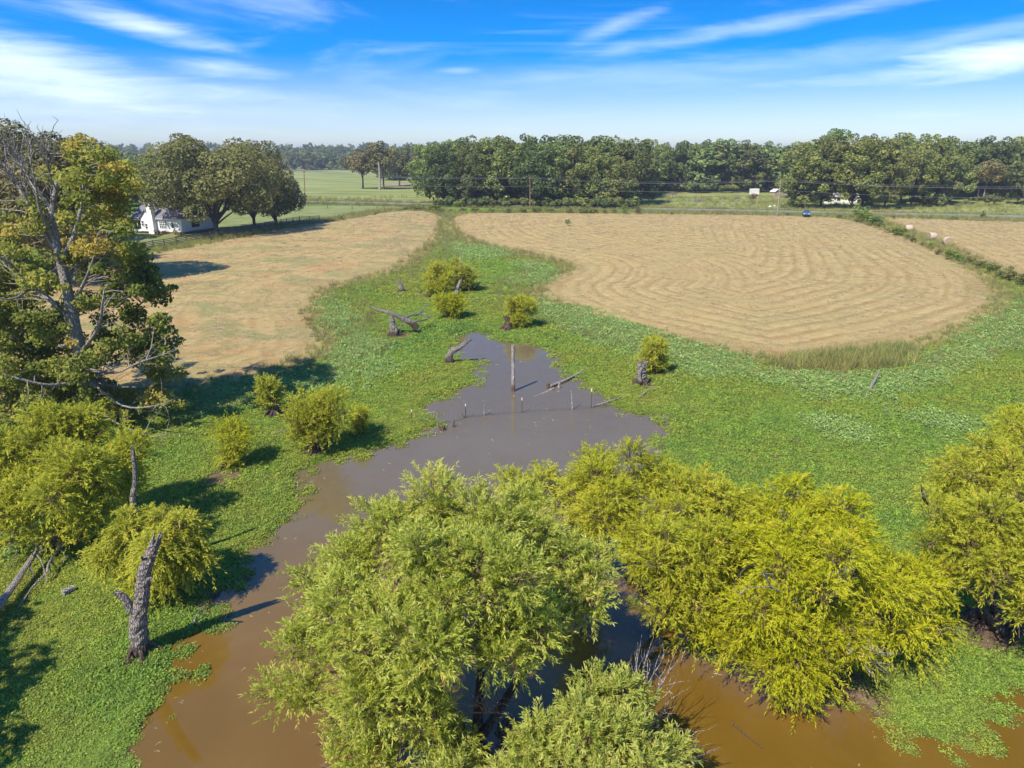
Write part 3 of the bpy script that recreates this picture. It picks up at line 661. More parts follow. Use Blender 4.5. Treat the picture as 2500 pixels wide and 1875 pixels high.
willow('willow', 'large round olive green willow under the autumn tree at the left edge', 'tree', at(150, 1330), LB([
    (130, 1075, 4.5, 1.45), (215, 1060, 4.6, 1.35), (290, 1130, 3.6, 1.15), (50, 1140, 3.8, 1.35), (170, 1170, 4.3, 1.5), (90, 1240, 2.8, 1.2), (220, 1240, 2.8, 1.2), (-20, 1210, 3, 1.2), (310, 1200, 2.2, .9), (150, 1290, 1.6, .9), (40, 1290, 1.6, .8)]),
    M['willow_o'], 8, 4300, 20, .75, .17, .022, stems=6, trunk_r=.14, bark='bark_dark', droop=.3)
willow('willow', 'bright yellow willow bush behind the big broken trunk on the left bank', 'tree', at(400, 1450), LB([
    (400, 1290, 2.9, .85), (450, 1310, 2.8, .9), (310, 1310, 2.7, .9), (385, 1365, 2.3, 1.0), (470, 1380, 1.7, .7), (265, 1370, 1.7, .7), (350, 1420, 1.1, .7), (420, 1420, 1.1, .6)]), M['willow_y'], 9, 2300, 20, .65, .155, .02, stems=5, trunk_r=.09, bark='bark_dark')
# round bushes farther out in the marsh
def bush(label, base, cx, cy, rpx, m, seed, ntw=420, n=6, ll=.24, lw=.034, sq=1.0, bark='bark_dark', trunk_r=.09, stems=4, name='willow_bush', droop=.15, L=.7):
    r = np.random.default_rng(seed); b = ground(*base); b[2] = max(b[2], WATER_Z)
    k = b[1] * cp + (CAM_H) * sp_; R = rpx * 1.18 * k / F; c = wy(cx, cy, b[1] + .1)
    lob = []
    for i in range(n):
        a = i * 2.4 + r.random(); q = R * .62 * (r.random() ** .4)
        lob.append((c[0] + math.cos(a) * q, c[1] + math.sin(a) * q * .9, c[2] + (r.random() - .5) * R * .9 * sq, R * (.36 + .2 * r.random())))
    for i in range(4):
        a = i * 1.6 + r.random(); lob.append((b[0] * .6 + c[0] * .4 + math.cos(a) * R * .45, b[1] + math.sin(a) * R * .4, b[2] + (c[2] - b[2]) * (.25 + .3 * r.random()), R * (.28 + .12 * r.random())))
    return willow(name, label, 'bush', b, lob, M[m], seed, int(ntw * 1.25), 15, L * .9, ll * .85, lw * .75, stems=stems, trunk_r=trunk_r, droop=droop, bark=bark, lo=.45)
bush('yellow round willow bush, left one of the trio in the marsh', (1060, 722), 1072, 677, 35, 'willow_y', 21, 900)
bush('olive brown round willow bush topped by a dead spike, right one of the trio', (1130, 712), 1131, 668, 36, 'willow_o', 22, 900)
bush('lowest and nearest olive willow bush of the trio, above the pond inlet', (1100, 778), 1100, 742, 34, 'willow_o', 23, 800)
bush('willow bush growing from a brown stump at the far end of the pond', (1250, 800), 1272, 757, 34, 'willow_y', 24, 700)
bush('yellow round willow bush behind the hollow stump on the right bank', (1600, 912), 1596, 866, 36, 'willow_y', 25, 700)
bush('sparse olive willow bush on a dark stump, beside the left shore', (765, 1106), 770, 1010, 62, 'willow_o', 26, 1300, 9, ll=.2, lw=.026)
bush('small yellowish willow on a leaning dark trunk near the field edge', (668, 1010), 655, 945, 30, 'willow_o', 27, 420, 5, trunk_r=.2)
bush('small orange tinged willow bush in the left marsh', (560, 1138), 572, 1075, 40, 'willow_o', 28, 420, 6, ll=.2, lw=.026)
bush('low twiggy brown bush right of the sparse willow at the shore', (880, 1060), 880, 1020, 26, 'willow_o', 29, 200, 5, ll=.18, lw=.022)

# ------------------------------------------------------------------ broad-leaved crowns
def cards(lobes, n, size, r, flat=.55, inner=.62, lo=.8):
    P, D, K = shell(lobes, n, r, inner, .15, lo); n = len(P)
    nr = unit(D + r.normal(0, flat, (n, 3)) + np.array([0, 0, .45])); d = unit(np.cross(nr, r.normal(0, 1, (n, 3)))); s = np.cross(nr, d)
    l = (size * (.5 + .8 * r.random(n)))[:, None]; w = l * (.5 + .4 * r.random(n))[:, None]
    V = np.stack([P - d * l, P + s * w, P + d * l * .9, P - s * w * .9], 1).reshape(-1, 3)
    lt = r.normal(0, .13, len(lobes))[K]
    return V, np.arange(4 * n).reshape(-1, 4), np.clip(.5 + lt + r.normal(0, .17, n), 0, 1)
def dome(r, R, z0, z1, n, low=.25, wide=1.0, rl=(.22, .38)):
    """lobes filling a rounded crown of radius R between z0 and z1"""
    L = []; H = (z1 - z0) / 2; zc = (z0 + z1) / 2
    for i in range(n):
        d = unit(r.normal(0, 1, 3)); q = r.random() ** .35 * .74
        s = 1.0 if d[2] > 0 else wide
        if d[2] < 0: d = d * np.array([1, 1, 1]) / np.array([max(.35, math.sqrt(1 - .85 * d[2] ** 2))] * 2 + [1])
        lr = R * (rl[0] + (rl[1] - rl[0]) * r.random()); q = q / .74
        L.append((d[0] * q * (R - lr) * s, d[1] * q * (R - lr) * s, zc + d[2] * q * (H - lr), lr))
    return L
def tree_proto(name, seed, H, R, z0, m, n=3600, size=.42, nl=26, trunk=.4, bark='bark_dark', top=0.0, rl=(.22, .38), limbs=True, flat=.55):
    r = np.random.default_rng(seed); root = empty(name)
    L = dome(r, R, z0, H, nl, rl=rl)
    if top: L += [(r.normal(0, R * .12), r.normal(0, R * .12), H * (1 - .04 * i), R * .16) for i in range(3)]
    V, q, ti = cards(L, n, size, r, flat); V[:, 2] = z0 * .6 + (V[:, 2] - z0 * .6) * (H - z0 * .6) / (V[:, 2].max() - z0 * .6); V[:, :2] *= R / np.quantile(np.abs(V[:, :2]), .985); mesh('crown', V, q, M[m], root, tint=ti)
    lim = [(bez([(0, 0, -.4), (r.normal(0, .2), r.normal(0, .2), z0 * .7 + .5), (r.normal(0, .4), r.normal(0, .4), H * .55)], 5), np.linspace(trunk, trunk * .4, 11))]
    for Lb in L[::3]:
        s = np.array([0, 0, z0 + .12 * H * r.random()]); lim.append((wob(s, np.array(Lb[:3]), 5, .2, r, .05), np.linspace(trunk * .35, .05, 5)))
    V, q = tubes(lim, 6); mesh('trunk', V, q, M[bark], root, smooth=True)
    return root
def place(root, used, loc, rz, sc, label, cat='tree', group=None):
    if root.name not in used:
        used[root.name] = 1; o = root; o.location = tuple(map(float, loc)); o.rotation_euler.z = rz; o.scale = sc if hasattr(sc, '__len__') else (sc,) * 3
    else: o = dup(root, loc, rz, sc)
    o['label'] = label; o['category'] = cat
    if group: o['group'] = group
    elif 'group' in o: del o['group']
    return o
used = {}; RT = np.random.default_rng(5)
# oaks by the house
def oak_at(px, basey, topy, label, seed, R, m='oak', n=9000, size=.3, z0=3.0, nl=34, trunk=.55, Yd=None, name='oak_tree', **kw):
    b = ground(px, basey) if Yd is None else wy(px, 700, Yd)
    b[2] = gz(b[0], b[1]); H = wy(px, topy, b[1])[2] - b[2]
    o = tree_proto(name, seed, H, R, z0, m, n=n, size=size, nl=nl, trunk=trunk, **kw); o.location = tuple(b); o.rotation_euler.z = seed
    tag(o, label, 'tree'); return o
oak_at(530, 572, 330, 'spreading dark oak nearest the white house, thick trunk', 41, 13.4, n=28000, size=.26, z0=1.6, trunk=.75, bark='bark_dark', nl=60, rl=(.14, .27))
oak_at(622, 556, 333, 'middle oak of the three beside the rail fence', 42, 10.2, n=19000, size=.25, z0=1.4, nl=52, rl=(.14, .27))
oak_at(672, 550, 392, 'right-hand lower oak of the three beside the rail fence', 43, 7.0, n=12000, size=.25, z0=.8, nl=34)
oak_at(480, 566, 322, 'slimmer oak close by the right end of the house, tallest top', 44, 5.6, n=10000, size=.25, z0=2.2, nl=40)
oak_at(150, 0, 287, 'tall olive brown oak behind the autumn tree', 45, 9.8, 'oak_brown', Yd=97, n=22000, size=.24, z0=3, nl=46, rl=(.18, .3))
oak_at(40, 0, 288, 'tall dark oak at the far left edge behind the autumn tree', 46, 9.5, 'oak', Yd=108, n=18000, size=.26, z0=3, nl=40, rl=(.18, .3))
oak_at(215, 0, 318, 'brown oak at the right flank behind the autumn tree', 47, 6.0, 'oak_brown', Yd=95, n=10000, size=.24, z0=2, nl=26)
oak_at(-110, 0, 300, 'oak beyond the left edge of the picture', 48, 9, 'oak', Yd=100, n=9000, size=.26, z0=3)
oak_at(250, 0, 470, 'dark low tree shading the house yard behind the autumn tree', 49, 4.2, 'oak', Yd=118, n=5000, size=.2, z0=1)
oak_at(345, 500, 385, 'bushy green tree behind the house roof', 51, 8.0, 'green', n=9000, size=.32, z0=1.5, nl=34, rl=(.15, .26), name='leafy_tree')
oak_at(285, 505, 400, 'bushy green tree left of the one behind the house', 52, 7.0, 'green', n=7000, size=.32, z0=1.5, nl=30, name='leafy_tree')
oak_at(405, 515, 378, 'light green tree between the house and the oaks', 53, 4.6, 'lime', n=5000, size=.3, z0=1.5, nl=22, name='leafy_tree')
# pasture trees beyond the road
oak_at(886, 461, 362, 'left tree of the pasture group beyond the road, brownish top', 54, 7.5, 'oak_brown', n=4500, size=.42, z0=5, nl=30, trunk=.5)
oak_at(938, 462, 342, 'tallest tree of the pasture group beyond the road', 55, 7.5, 'oak', n=5000, size=.42, z0=5, nl=32, trunk=.5)
oak_at(975, 455, 368, 'lower tree behind the tallest of the pasture group', 56, 6.5, 'oak', n=3800, size=.42, z0=4, nl=26)
oak_at(1013, 454, 378, 'small round pasture tree left of the roadside wood', 57, 5.8, 'oak', n=3500, size=.42, z0=5, nl=24)
oak_at(1036, 458, 372, 'round pasture tree touching the roadside wood', 58, 6.4, 'oak', n=3500, size=.42, z0=5, nl=24)

# the roadside wood: single trees along its edge
protos_w = [tree_proto('wood_tree', 60 + i, 20.0, 6.6 + .5 * (i % 3), 1.0 + (i % 2), 'wood', n=7500, size=.31, nl=80, trunk=.35, rl=(.11, .24), flat=1.0) for i in range(6)]
look = ['dark green', 'olive', 'grey green', 'mid green', 'yellowish green', 'deep green', 'dull olive', 'leafy dark']
ORD = ['first', 'second', 'third', 'fourth', 'fifth', 'sixth', 'seventh', 'eighth', 'ninth', 'tenth', 'eleventh', 'twelfth', 'thirteenth', 'fourteenth', 'fifteenth', 'sixteenth', 'seventeenth', 'eighteenth', 'nineteenth', 'twentieth']
protos_g = [tree_proto('wood_tree', 80 + i, 20.0, 7.4, 1.2, 'grove', n=7500, size=.31, nl=60, trunk=.4, rl=(.11, .22), flat=1.0) for i in range(3)]
def edge_row(lst, where, grp, jit=2.0, pw=None):
    for i, (px, by, ty) in enumerate(lst):
        b = ground(px, by); b = b + np.array([RT.normal(0, jit), RT.normal(0, jit), 0]); b[2] = gz(b[0], b[1]) - .1
        H = wy(px, ty - 1, b[1])[2] - b[2]; k = H / 20.0; p = protos_w[(i * 5 + len(lst)) % 6] if pw is None else pw[i % len(pw)]
        place(p, used, b, RT.random() * 6.28, (k * (.9 + .25 * RT.random()),) * 2 + (k,), 'woodland tree, %s from left %s' % (ORD[i], where), group=grp)
edge_row([(1092, 503, 352), (1140, 504, 342), (1190, 505, 335), (1245, 505, 333), (1300, 506, 338), (1352, 506, 345), (1405, 507, 350), (1455, 507, 356), (1505, 508, 380)], 'in the front row of the roadside wood', 'front row of the roadside wood', 1.2)
edge_row([(1075, 494, 350), (1115, 496, 338), (1165, 496, 328), (1215, 497, 330), (1268, 497, 326), (1320, 498, 330), (1375, 498, 328), (1425, 498, 332), (1475, 499, 330), (1530, 500, 345)], 'in the second row of the roadside wood', 'second row of the roadside wood')
edge_row([(1480, 484, 330), (1545, 484, 335), (1600, 474, 338), (1655, 468, 342), (1710, 467, 340), (1765, 467, 338), (1820, 466, 341), (1875, 467, 343), (1925, 472, 345)], 'at the back edge of the right pasture', 'trees at the back edge of the right pasture')
edge_row([(1955, 508, 352), (2005, 507, 340), (2055, 509, 336), (2110, 508, 334), (2165, 510, 338), (2220, 505, 345), (2280, 502, 352), (2325, 498, 372)], 'in the grove behind the blue car', 'grove behind the blue car', 1.2, protos_g)
edge_row([(1985, 494, 330), (2040, 494, 328), (2090, 495, 325), (2150, 494, 324), (2205, 494, 324), (2265, 493, 326)], 'in the rear of the grove behind the blue car', 'rear of the grove behind the blue car', 2.0, [protos_g[0], protos_w[1], protos_g[2]])
edge_row([(2335, 484, 332), (2385, 485, 330), (2440, 485, 333), (2495, 486, 331), (2550, 486, 330), (2610, 487, 330), (2310, 487, 335)], 'along the wood edge at the right border', 'wood edge at the right border')
edge_row([(1060, 462, 350), (1020, 440, 352), (980, 440, 358), (1100, 470, 340), (1050, 450, 345)], 'in the wood between pasture group and roadside wood', 'wood between pasture group and roadside wood')
b = ground(2010, 492); H = wy(2010, 311, b[1])[2]
place(tree_proto('tall_tree', 91, H, 7.2, 8, 'green', n=5200, size=.4, nl=30, rl=(.2, .32)), {}, b, 0, 1, 'tallest fresh green tree rising above the wood left of the grove')
b = ground(2400, 492); place(tree_proto('bare_topped_tree', 92, 15, 6.5, 6, 'oak_brown', n=2600, size=.35, nl=24, trunk=.3, bark='bark_pale'), {}, b, 0, 1, 'brownish half-bare tree with pale limbs at the right wood edge')
# undergrowth along the foot of the wood
protos_b = [tree_proto('roadside_bush', 100 + i, 4.0, 2.6, .3, 'wood', n=1100, size=.28, nl=12, trunk=.08) for i in range(4)]
def bushes(lst, where, grp, protos_, name=None, cat='bush'):
    for i, (px, by, ty, w) in enumerate(lst):
        b = ground(px, by); H = max(.5, wy(px, ty, b[1])[2] - b[2]); k = H / 4.0; p = protos_[i % len(protos_)]
        o = place(p, used, b, RT.random() * 6.28, (k * w, k * w, k), 'leafy bush, %s from left %s' % (ORD[i], where), cat, grp)
bushes([(1072 + 26 * i, 505 + i * .4, 478 + 8 * RT.random(), 1.1) for i in range(19)], 'at the foot of the roadside wood', 'bushes at the foot of the roadside wood', protos_b)
bushes([(1935, 510, 482, 1.2), (1950, 505, 478, 1.2), (2120, 507, 490, 1.0), (2200, 503, 488, 1.1), (2235, 500, 480, 1.2), (2268, 504, 484, 1.2), (2290, 504, 480, 1.2), (2370, 494, 480, 1.0), (2425, 502, 474, 1.3), (2390, 492, 478, 1.1), (2470, 488, 470, 1.2), (2520, 488, 470, 1.2)], 'along the right grove and wood edge', 'bushes along the right grove and wood edge', protos_b)
bushes([(1670, 469, 444, 1.0), (1640, 470, 446, 1.2), (1700, 471, 440, 1.3), (1730, 470, 448, 1.3), (1580, 478, 452, 1.2), (1770, 471, 450, 1.3), (1610, 471, 450, 1.2), (1795, 470, 450, 1.3), (1920, 476, 452, 1.3)], 'at the back of the right pasture', 'bushes at the back of the right pasture', protos_b)
# hedge scraps along the near verge of the road and the fence row down to the right edge
hedge = [tree_proto('hedge_bush', 120 + i, 4.0, 2.4, .2, ['green', 'oak', 'wood', 'lime'][i], n=900, size=.2, nl=12, trunk=.06, rl=(.2, .34)) for i in range(4)]
bushes([(990, 513, 505, 1.6), (1012, 514, 500, 1.6), (1028, 513, 499, 1.4), (1062, 518, 500, 1.6), (1078, 522, 508, 1.5), (1100, 518, 510, 1.8), (1130, 518, 508, 2), (1160, 518, 508, 2), (1200, 519, 509, 2), (1240, 519, 508, 2), (1275, 519, 508, 2), (1310, 519, 505, 1.6), (1345, 519, 508, 2), (1390, 520, 508, 2), (1425, 521, 505, 1.6), (1450, 521, 510, 1.8)], 'in the hedge along the near road verge', 'hedge along the near road verge', hedge)
bushes([(1527, 523, 500, .8), (1556, 523, 503, .8), (1500, 521, 510, .8), (1476, 522, 511, .9), (1640, 526, 516, .7), (2398, 534, 513, .6), (2330, 537, 526, 1.2), (2180, 534, 526, 1.2), (1922, 528, 518, .8)], 'of the lone verge shrubs on the near road side', 'lone shrubs on the near road side', hedge)
bushes([(834, 538, 526, .7), (916, 526, 517, .8), (1386, 551, 535, .8)], 'of the lone shrubs in the hay', 'lone shrubs in the hay', hedge)
bushes([(2050, 533, 523, 1.5), (2075, 535, 523, 1.5), (2100, 543, 500, .8), (2110, 545, 518, 1.1), (2130, 552, 526, 1.4), (2150, 557, 540, 1.4), (2172, 568, 553, 1.5), (2195, 575, 556, 1.6), (2215, 583, 570, 1.2), (2228, 592, 574, .9), (2272, 608, 590, .8), (2320, 634, 612, 1.2), (2340, 638, 618, 1.4), (2362, 644, 625, 1.3), (2390, 656, 637, 1.3), (2420, 668, 645, 1.3)], 'down the fence row right of the big hay field', 'fence row right of the big hay field', hedge)
bushes([(2440, 680, 660, 1.2), (2463, 688, 648, .8), (2495, 700, 668, 1.0), (2530, 712, 690, 1.2), (2250, 601, 590, 1.0), (2290, 622, 608, 1.1)], 'at the near end of the right fence row', 'near end of the right fence row', hedge)
# far woods that read as one mass
def woods(name, spec):
    P = []; Sx = []
    for px0, px1, D0, D1, n, H0, H1 in spec:
        px = px0 + (px1 - px0) * RT.random(n); D = D0 + (D1 - D0) * RT.random(n)
        for a, d in zip(px, D):
            x = (a - 1250) / F * (d * cp + CAM_H * sp_); P.append((x, d, gz(x, d) - .5)); Sx.append((H0 + (H1 - H0) * RT.random()))
    P = np.array(P); H = np.array(Sx); n = len(P); pcs = []
    for i in range(3):
        r = np.random.default_rng(200 + i); L = [(a * .05, b * .05, c * .05, e * .05) for a, b, c, e in dome(r, 7.4, .5, 20, 36, rl=(.15, .27))]
        V, q, ti = cards([tuple(np.array(l)) for l in L], 1500, .035, r)
        me = bpy.data.meshes.new('crown'); me.from_pydata(V.tolist(), [], q.tolist()); a_ = me.attributes.new('tint', 'FLOAT', 'FACE'); a_.data.foreach_set('value', ti.astype(np.float32)); me.materials.append(M['wood_i']); pcs.append(bpy.data.objects.new('crown', me))
    scatter(name, P, H * (.9 + .4 * RT.random(n)), np.stack([np.zeros(n), np.zeros(n), RT.random(n) * 6.28], 1), RT.random(n), pcs, sz=H)
woods('far_wood', [(-500, 500, 560, 700, 90, 18, 22), (-600, 620, 900, 1500, 260, 16, 20), (600, 1120, 795, 900, 120, 15, 22), (560, 1300, 930, 1700, 240, 16, 20), (930, 1120, 480, 620, 60, 18, 22), (690, 1200, 800, 840, 40, 17, 22),
    (1060, 1560, 255, 420, 110, 20, 23.5), (1500, 1960, 330, 480, 110, 21, 25), (1930, 2900, 290, 520, 260, 20.5, 24.5), (2500, 3100, 240, 300, 60, 20, 24), (-900, 200, 140, 300, 70, 18, 23), (1100, 3000, 600, 1300, 240, 18, 22), (180, 470, 240, 420, 60, 14, 18)])
# ------------------------------------------------------------------ the autumn tree at the left
def autumn_tree():
    r = np.random.default_rng(7); Y0 = 43.0; base = wy(212, 1040, Y0); base[2] = -.1
    root = tag(empty('autumn_tree', base), 'tall autumn tree with pale bare branches, orange and green leaves, at left', 'tree')
    w = lambda px, py, dy=0.0: wy(px, py, Y0 + dy) - base
    limbs = []; allp = []
    def limb(pts, r0, r1, k=5):
        p = bez([w(*q) for q in pts], k); rr = np.linspace(r0, r1, len(p)); limbs.append((p, rr)); allp.append(p[len(p) // 5:]); return p
    limb([(212, 1050), (204, 930), (198, 880), (178, 770), (158, 680), (140, 600), (128, 520), (140, 440)], .46, .13)
    limb([(165, 700), (150, 640), (105, 560), (60, 480), (20, 420)], .17, .03)
    limb([(190, 820), (160, 770), (120, 730), (80, 700), (30, 650, -2), (-40, 600, -3)], .20, .05)
    limb([(150, 640), (185, 560), (202, 480), (205, 430, 1), (215, 370, 2)], .15, .03)
    limb([(140, 600), (100, 520, -1), (85, 440, -2), (70, 380, -2)], .12, .015)
    limb([(175, 750), (205, 690, -1), (225, 640, -2), (235, 590, -2)], .13, .02)
    limb([(190, 870), (240, 800, -2), (250, 740, -3), (256, 700, -3)], .13, .03)
    limb([(200, 880), (265, 870, 2), (300, 800, 3), (345, 740, 4), (400, 700, 5)], .14, .02)
    limb([(205, 900), (280, 910, -2), (340, 885, -3), (430, 855, -4)], .11, .012)
    limb([(208, 930), (300, 945, 1), (380, 940, 2), (440, 925, 2)], .10, .012)
    limb([(206, 920), (300, 990, -2), (380, 990, -3), (425, 975, -3)], .09, .01)
    limb([(195, 850), (120, 840, 1), (40, 820, 2), (-60, 800, 2)], .14, .03)
    limb([(204, 930), (120, 940, -2), (30, 920, -3), (-60, 900, -3)], .13, .03)
    limb([(208, 980), (280, 1030, -2), (350, 1060, -3), (400, 1070, -3)], .09, .01)
    limb([(208, 980), (120, 1010, 2), (20, 1000, 3)], .12, .02)
    limb([(128, 520), (90, 470, 2), (50, 400, 3), (35, 360, 3)], .09, .012)
    limb([(80, 700), (30, 730, -3), (-30, 720, -4)], .09, .02)
    limb([(60, 480), (35, 450), (5, 400, -1)], .07, .01)
    limb([(140, 470), (120, 420, -1), (118, 375, -1)], .06, .01)
    limb([(158, 680), (240, 600, 2), (290, 540, 3), (310, 480, 3)], .12, .02)
    # bare pale shoots at the top left
    bare = []
    for k in range(110):
        q = allp[[1, 4, 15, 17, 18, 0][r.integers(6)]]; s = q[r.integers(len(q) // 3, len(q))]
        e = s + np.array([r.normal(-.1, .6), r.normal(-.5, .7), .8 + 1.6 * r.random()]); bare.append((wob(s, e, 6, .35, r, .05), np.linspace(.034, .009, 6)))
    for k in range(60):
        q = allp[[7, 8, 9, 10, 13][r.integers(5)]]; s = q[r.integers(len(q) // 2, len(q))]
        e = s + np.array([r.normal(.3, .6), r.normal(0, .7), r.normal(0, .6)]); bare.append((wob(s, e, 5, .35, r, .05), np.linspace(.02, .005, 5)))
    # leaf clumps: image-like distribution turned into depth
    reg = [(230, 410, 60, 55, 15, .56), (205, 480, 50, 60, 8, .55), (275, 460, 45, 70, 20, .6), (275, 560, 60, 70, 22, .62), (215, 590, 60, 60, 16, .65), (200, 370, 40, 25, 5, .55), (40, 570, 80, 50, 14, .58), (30, 660, 80, 70, 26, .55),
           (120, 520, 60, 60, 4, .6), (300, 650, 60, 50, 20, .35), (330, 700, 60, 50, 16, .3), (240, 700, 60, 50, 14, .3), (380, 690, 45, 45, 9, .3), (60, 790, 100, 70, 50, .3), (120, 880, 130, 80, 70, .36), (60, 960, 130, 80, 60, .42), (190, 960, 90, 70, 44, .5),
           (250, 1000, 60, 60, 18, .5), (340, 800, 60, 60, 12, .3), (370, 840, 60, 50, 14, .33), (400, 900, 40, 30, 8, .5), (400, 970, 45, 40, 10, .5), (330, 1010, 60, 60, 14, .5), (-60, 800, 100, 160, 40, .4), (-60, 560, 80, 80, 12, .5), (140, 1040, 150, 50, 30, .45), (90, 450, 60, 50, 3, .6), (250, 780, 50, 60, 9, .3), (90, 690, 60, 50, 12, .4), (330, 1100, 40, 40, 7, .65), (300, 860, 50, 50, 9, .35), (150, 760, 60, 60, 10, .4)]
    P = []; T = []; Rr = []; tw = []
    AP = np.concatenate(allp)
    for cx, cy, rx, ry, n, tn in reg:
        for i in range(int(n * 1.05)):
            a = r.random() * 6.283; q = math.sqrt(r.random()); dy = abs(r.normal(0, 2.6)) + .3 if r.random() < .8 else -abs(r.normal(0, 1.6))
            c = w(cx + math.cos(a) * rx * q, cy + math.sin(a) * ry * q, dy)
            if c[2] < .5: continue
            R = .35 + .5 * r.random(); m = int(120 * (R / .6) ** 2)
            d = unit(r.normal(0, 1, (m, 3))); p = c + d * (R * r.random(m) ** .4)[:, None] * np.array([1.1, 1.1, .75]); P.append(p)
            T.append(np.clip(tn * .9 + .10 + r.normal(0, .13) + r.normal(0, .10, m), 0, 1))
            k = np.argmin(np.linalg.norm(AP - c, axis=1) + (AP[:, 2] > c[2]) * 1.0); tw.append((wob(AP[k], c, 5, .25, r, .05), np.linspace(.03, .008, 5)))
    P = np.concatenate(P); T = np.concatenate(T); n = len(P)
    nr = unit(r.normal(0, .8, (n, 3)) + np.array([-.4, -.5, .9])); d = unit(np.cross(nr, r.normal(0, 1, (n, 3))) + np.array([0, 0, -.3])); s = unit(np.cross(nr, d)); l = .075 + .075 * r.random(n)
    V = np.stack([P - d * l[:, None], P + s * l[:, None] * .75, P + d * l[:, None], P - s * l[:, None] * .75], 1).reshape(-1, 3)
    tag(mesh('crown', V, np.arange(4 * n).reshape(-1, 4), M['gum'], root, tint=T), kind='stuff')
    V, q = tube(limbs[0][0], limbs[0][1], 12, .12, r); mesh('trunk', V, q, M['bark_pale'], root, smooth=True)
    for p, rr in limbs[1:]:
        V, q = tube(p, rr, 7); mesh('limb', V, q, M['bark_pale'], root, smooth=True)
    V, q = tubes(bare, 4); tag(mesh('bare_twigs', V, q, M['silver'], root), kind='stuff')
    V, q = tubes(tw, 4); tag(mesh('twigs', V, q, M['twig'], root), kind='stuff')
autumn_tree()

# ------------------------------------------------------------------ dead trunks, stumps, logs
RS = np.random.default_rng(77)
def splinters(mb, top, r, d, n=7, L=.35):
    d = unit(np.asarray(d, float))
    for i in range(n):
        a = i * 6.283 / n + RS.random(); o = np.array([math.cos(a), math.sin(a), 0]) * r * .75; s = np.asarray(top) + o; l = L * (.3 + RS.random())
        mb.tube([s - d * .1, s + d * l * .6, s + d * l + o * .3], [r * .35, r * .22, .004], 4)
def flare(p, r0, r1, n, base=1.5, pw=6):
    s = np.linspace(0, 1, n); return (r0 + (r1 - r0) * s) * (1 + (base - 1) * np.exp(-s * pw))
def snag(name, label, pts, r0, r1, m='dead', base=1.35, jag=.28, sp=(7, .35), cat='dead tree', branches=(), n=14, roots=0, k=8):
    o = np.asarray(pts[0], float); root = tag(empty(name, o), label, cat)
    p = bez([np.asarray(q, float) - o for q in pts], k); rr = flare(p, r0, r1, len(p), base); rr = rr * (1 + .10 * np.sin(np.arange(len(p)) * 1.7) * RS.random(len(p)))
    p = np.concatenate([[p[0] - (p[1] - p[0]) * 1.0 - np.array([0, 0, .15])], p]); rr = np.concatenate([[rr[0] * 1.1], rr])
    V, q = tube(p, rr, n, jag * .5, RS); mb = MB(); mb.add(V, q); mb.f.append(tuple(len(V) - n + i for i in range(n)))
    splinters(mb, p[-1], rr[-1], p[-1] - p[-2], *sp); mb.build('trunk', M[m], root, smooth=False)
    for bp, b0, b1 in branches:
        mb = MB(); P = bez([np.asarray(x, float) - o for x in bp], 5); V, q = tube(P, np.linspace(b0, b1, len(P)), 8, jag * .4, RS); mb.add(V, q); mb.f.append(tuple(len(V) - 8 + i for i in range(8)))
        if b1 > .04: splinters(mb, P[-1], b1, P[-1] - P[-2], 4, .18)
        mb.build('branch', M[m], root)
    if roots:
        mb = MB()
        for i in range(roots):
            a = i * 6.283 / roots + RS.random() * .8; L = r0 * (1.6 + 1.5 * RS.random()); e = np.array([math.cos(a) * L, math.sin(a) * L, -.12])
            mb.tube(wob([math.cos(a) * r0 * .5, math.sin(a) * r0 * .5, .35 * RS.random() + .15], e, 5, .2, RS, .1), np.linspace(r0 * .3, .03, 5), 6)
        mb.build('roots', M['mudroot'], root)
    return root
b = ground(343, 1592); Yb = b[1]; g = lambda px, py, dy=0.0: wy(px, py, Yb + dy)
snag('broken_trunk', 'thick broken grey trunk with a side stub, standing at the left shore', [b, g(337, 1520), g(347, 1450), g(352, 1400), g(366, 1360), g(379, 1325)], .30, .17, base=1.18, sp=(11, .5), roots=5, jag=.5,
     branches=[([g(345, 1500), g(322, 1488, -.1), g(305, 1462, -.2), g(286, 1447, -.3)], .19, .11), ([g(356, 1425, -.1), g(364, 1412, -.4), g(376, 1413, -.4)], .06, .03), ([g(350, 1370), g(345, 1358, -.3)], .06, .03)])
b = ground(332, 1452); Yb = b[1]
snag('broken_trunk', 'short dark broken stub behind the thick broken trunk', [b, g(330, 1420), g(325, 1395), g(322, 1370)], .16, .10, sp=(6, .3), m='bark_dark')
snag('broken_trunk', 'leaning dark stub close behind the thick broken trunk', [b + [.15, .3, 0], g(336, 1425, .3), g(341, 1400, .3)], .13, .10, sp=(5, .25), m='bark_dark')
b = ground(352, 1400); Yb = b[1]
snag('dead_trunk', 'slim pale dead trunk rising out of the yellow willow bush at left', [b, g(345, 1330), g(329, 1262), g(324, 1215), g(330, 1170), g(324, 1098)], .17, .075, sp=(6, .3), jag=.3, n=12)
b = ground(1253, 955); Yb = b[1]
snag('standing_post', 'tall grey wooden post standing in the pond', [b + [0, 0, -.3], g(1253, 900), g(1252, 842)], .145, .105, m='postwood', base=1.15, sp=(3, .04), cat='post', jag=.12)
b = ground(1098, 886); Yb = b[1]
snag('dead_trunk', 'crooked leaning dead trunk at the left edge of the inlet', [b, g(1097, 872), g(1104, 858), g(1122, 848, .2), g(1138, 836, .3), g(1146, 830, .4)], .33, .11, sp=(3, .3), n=10, jag=.35, m='mudroot' if 0 else 'dead',
     branches=[([g(1144, 831, .4), g(1153, 827, .4)], .07, .02), ([g(1143, 832, .4), g(1153, 831, .6)], .06, .02), ([g(1137, 835, .3), g(1139, 827, .2)], .05, .02)])
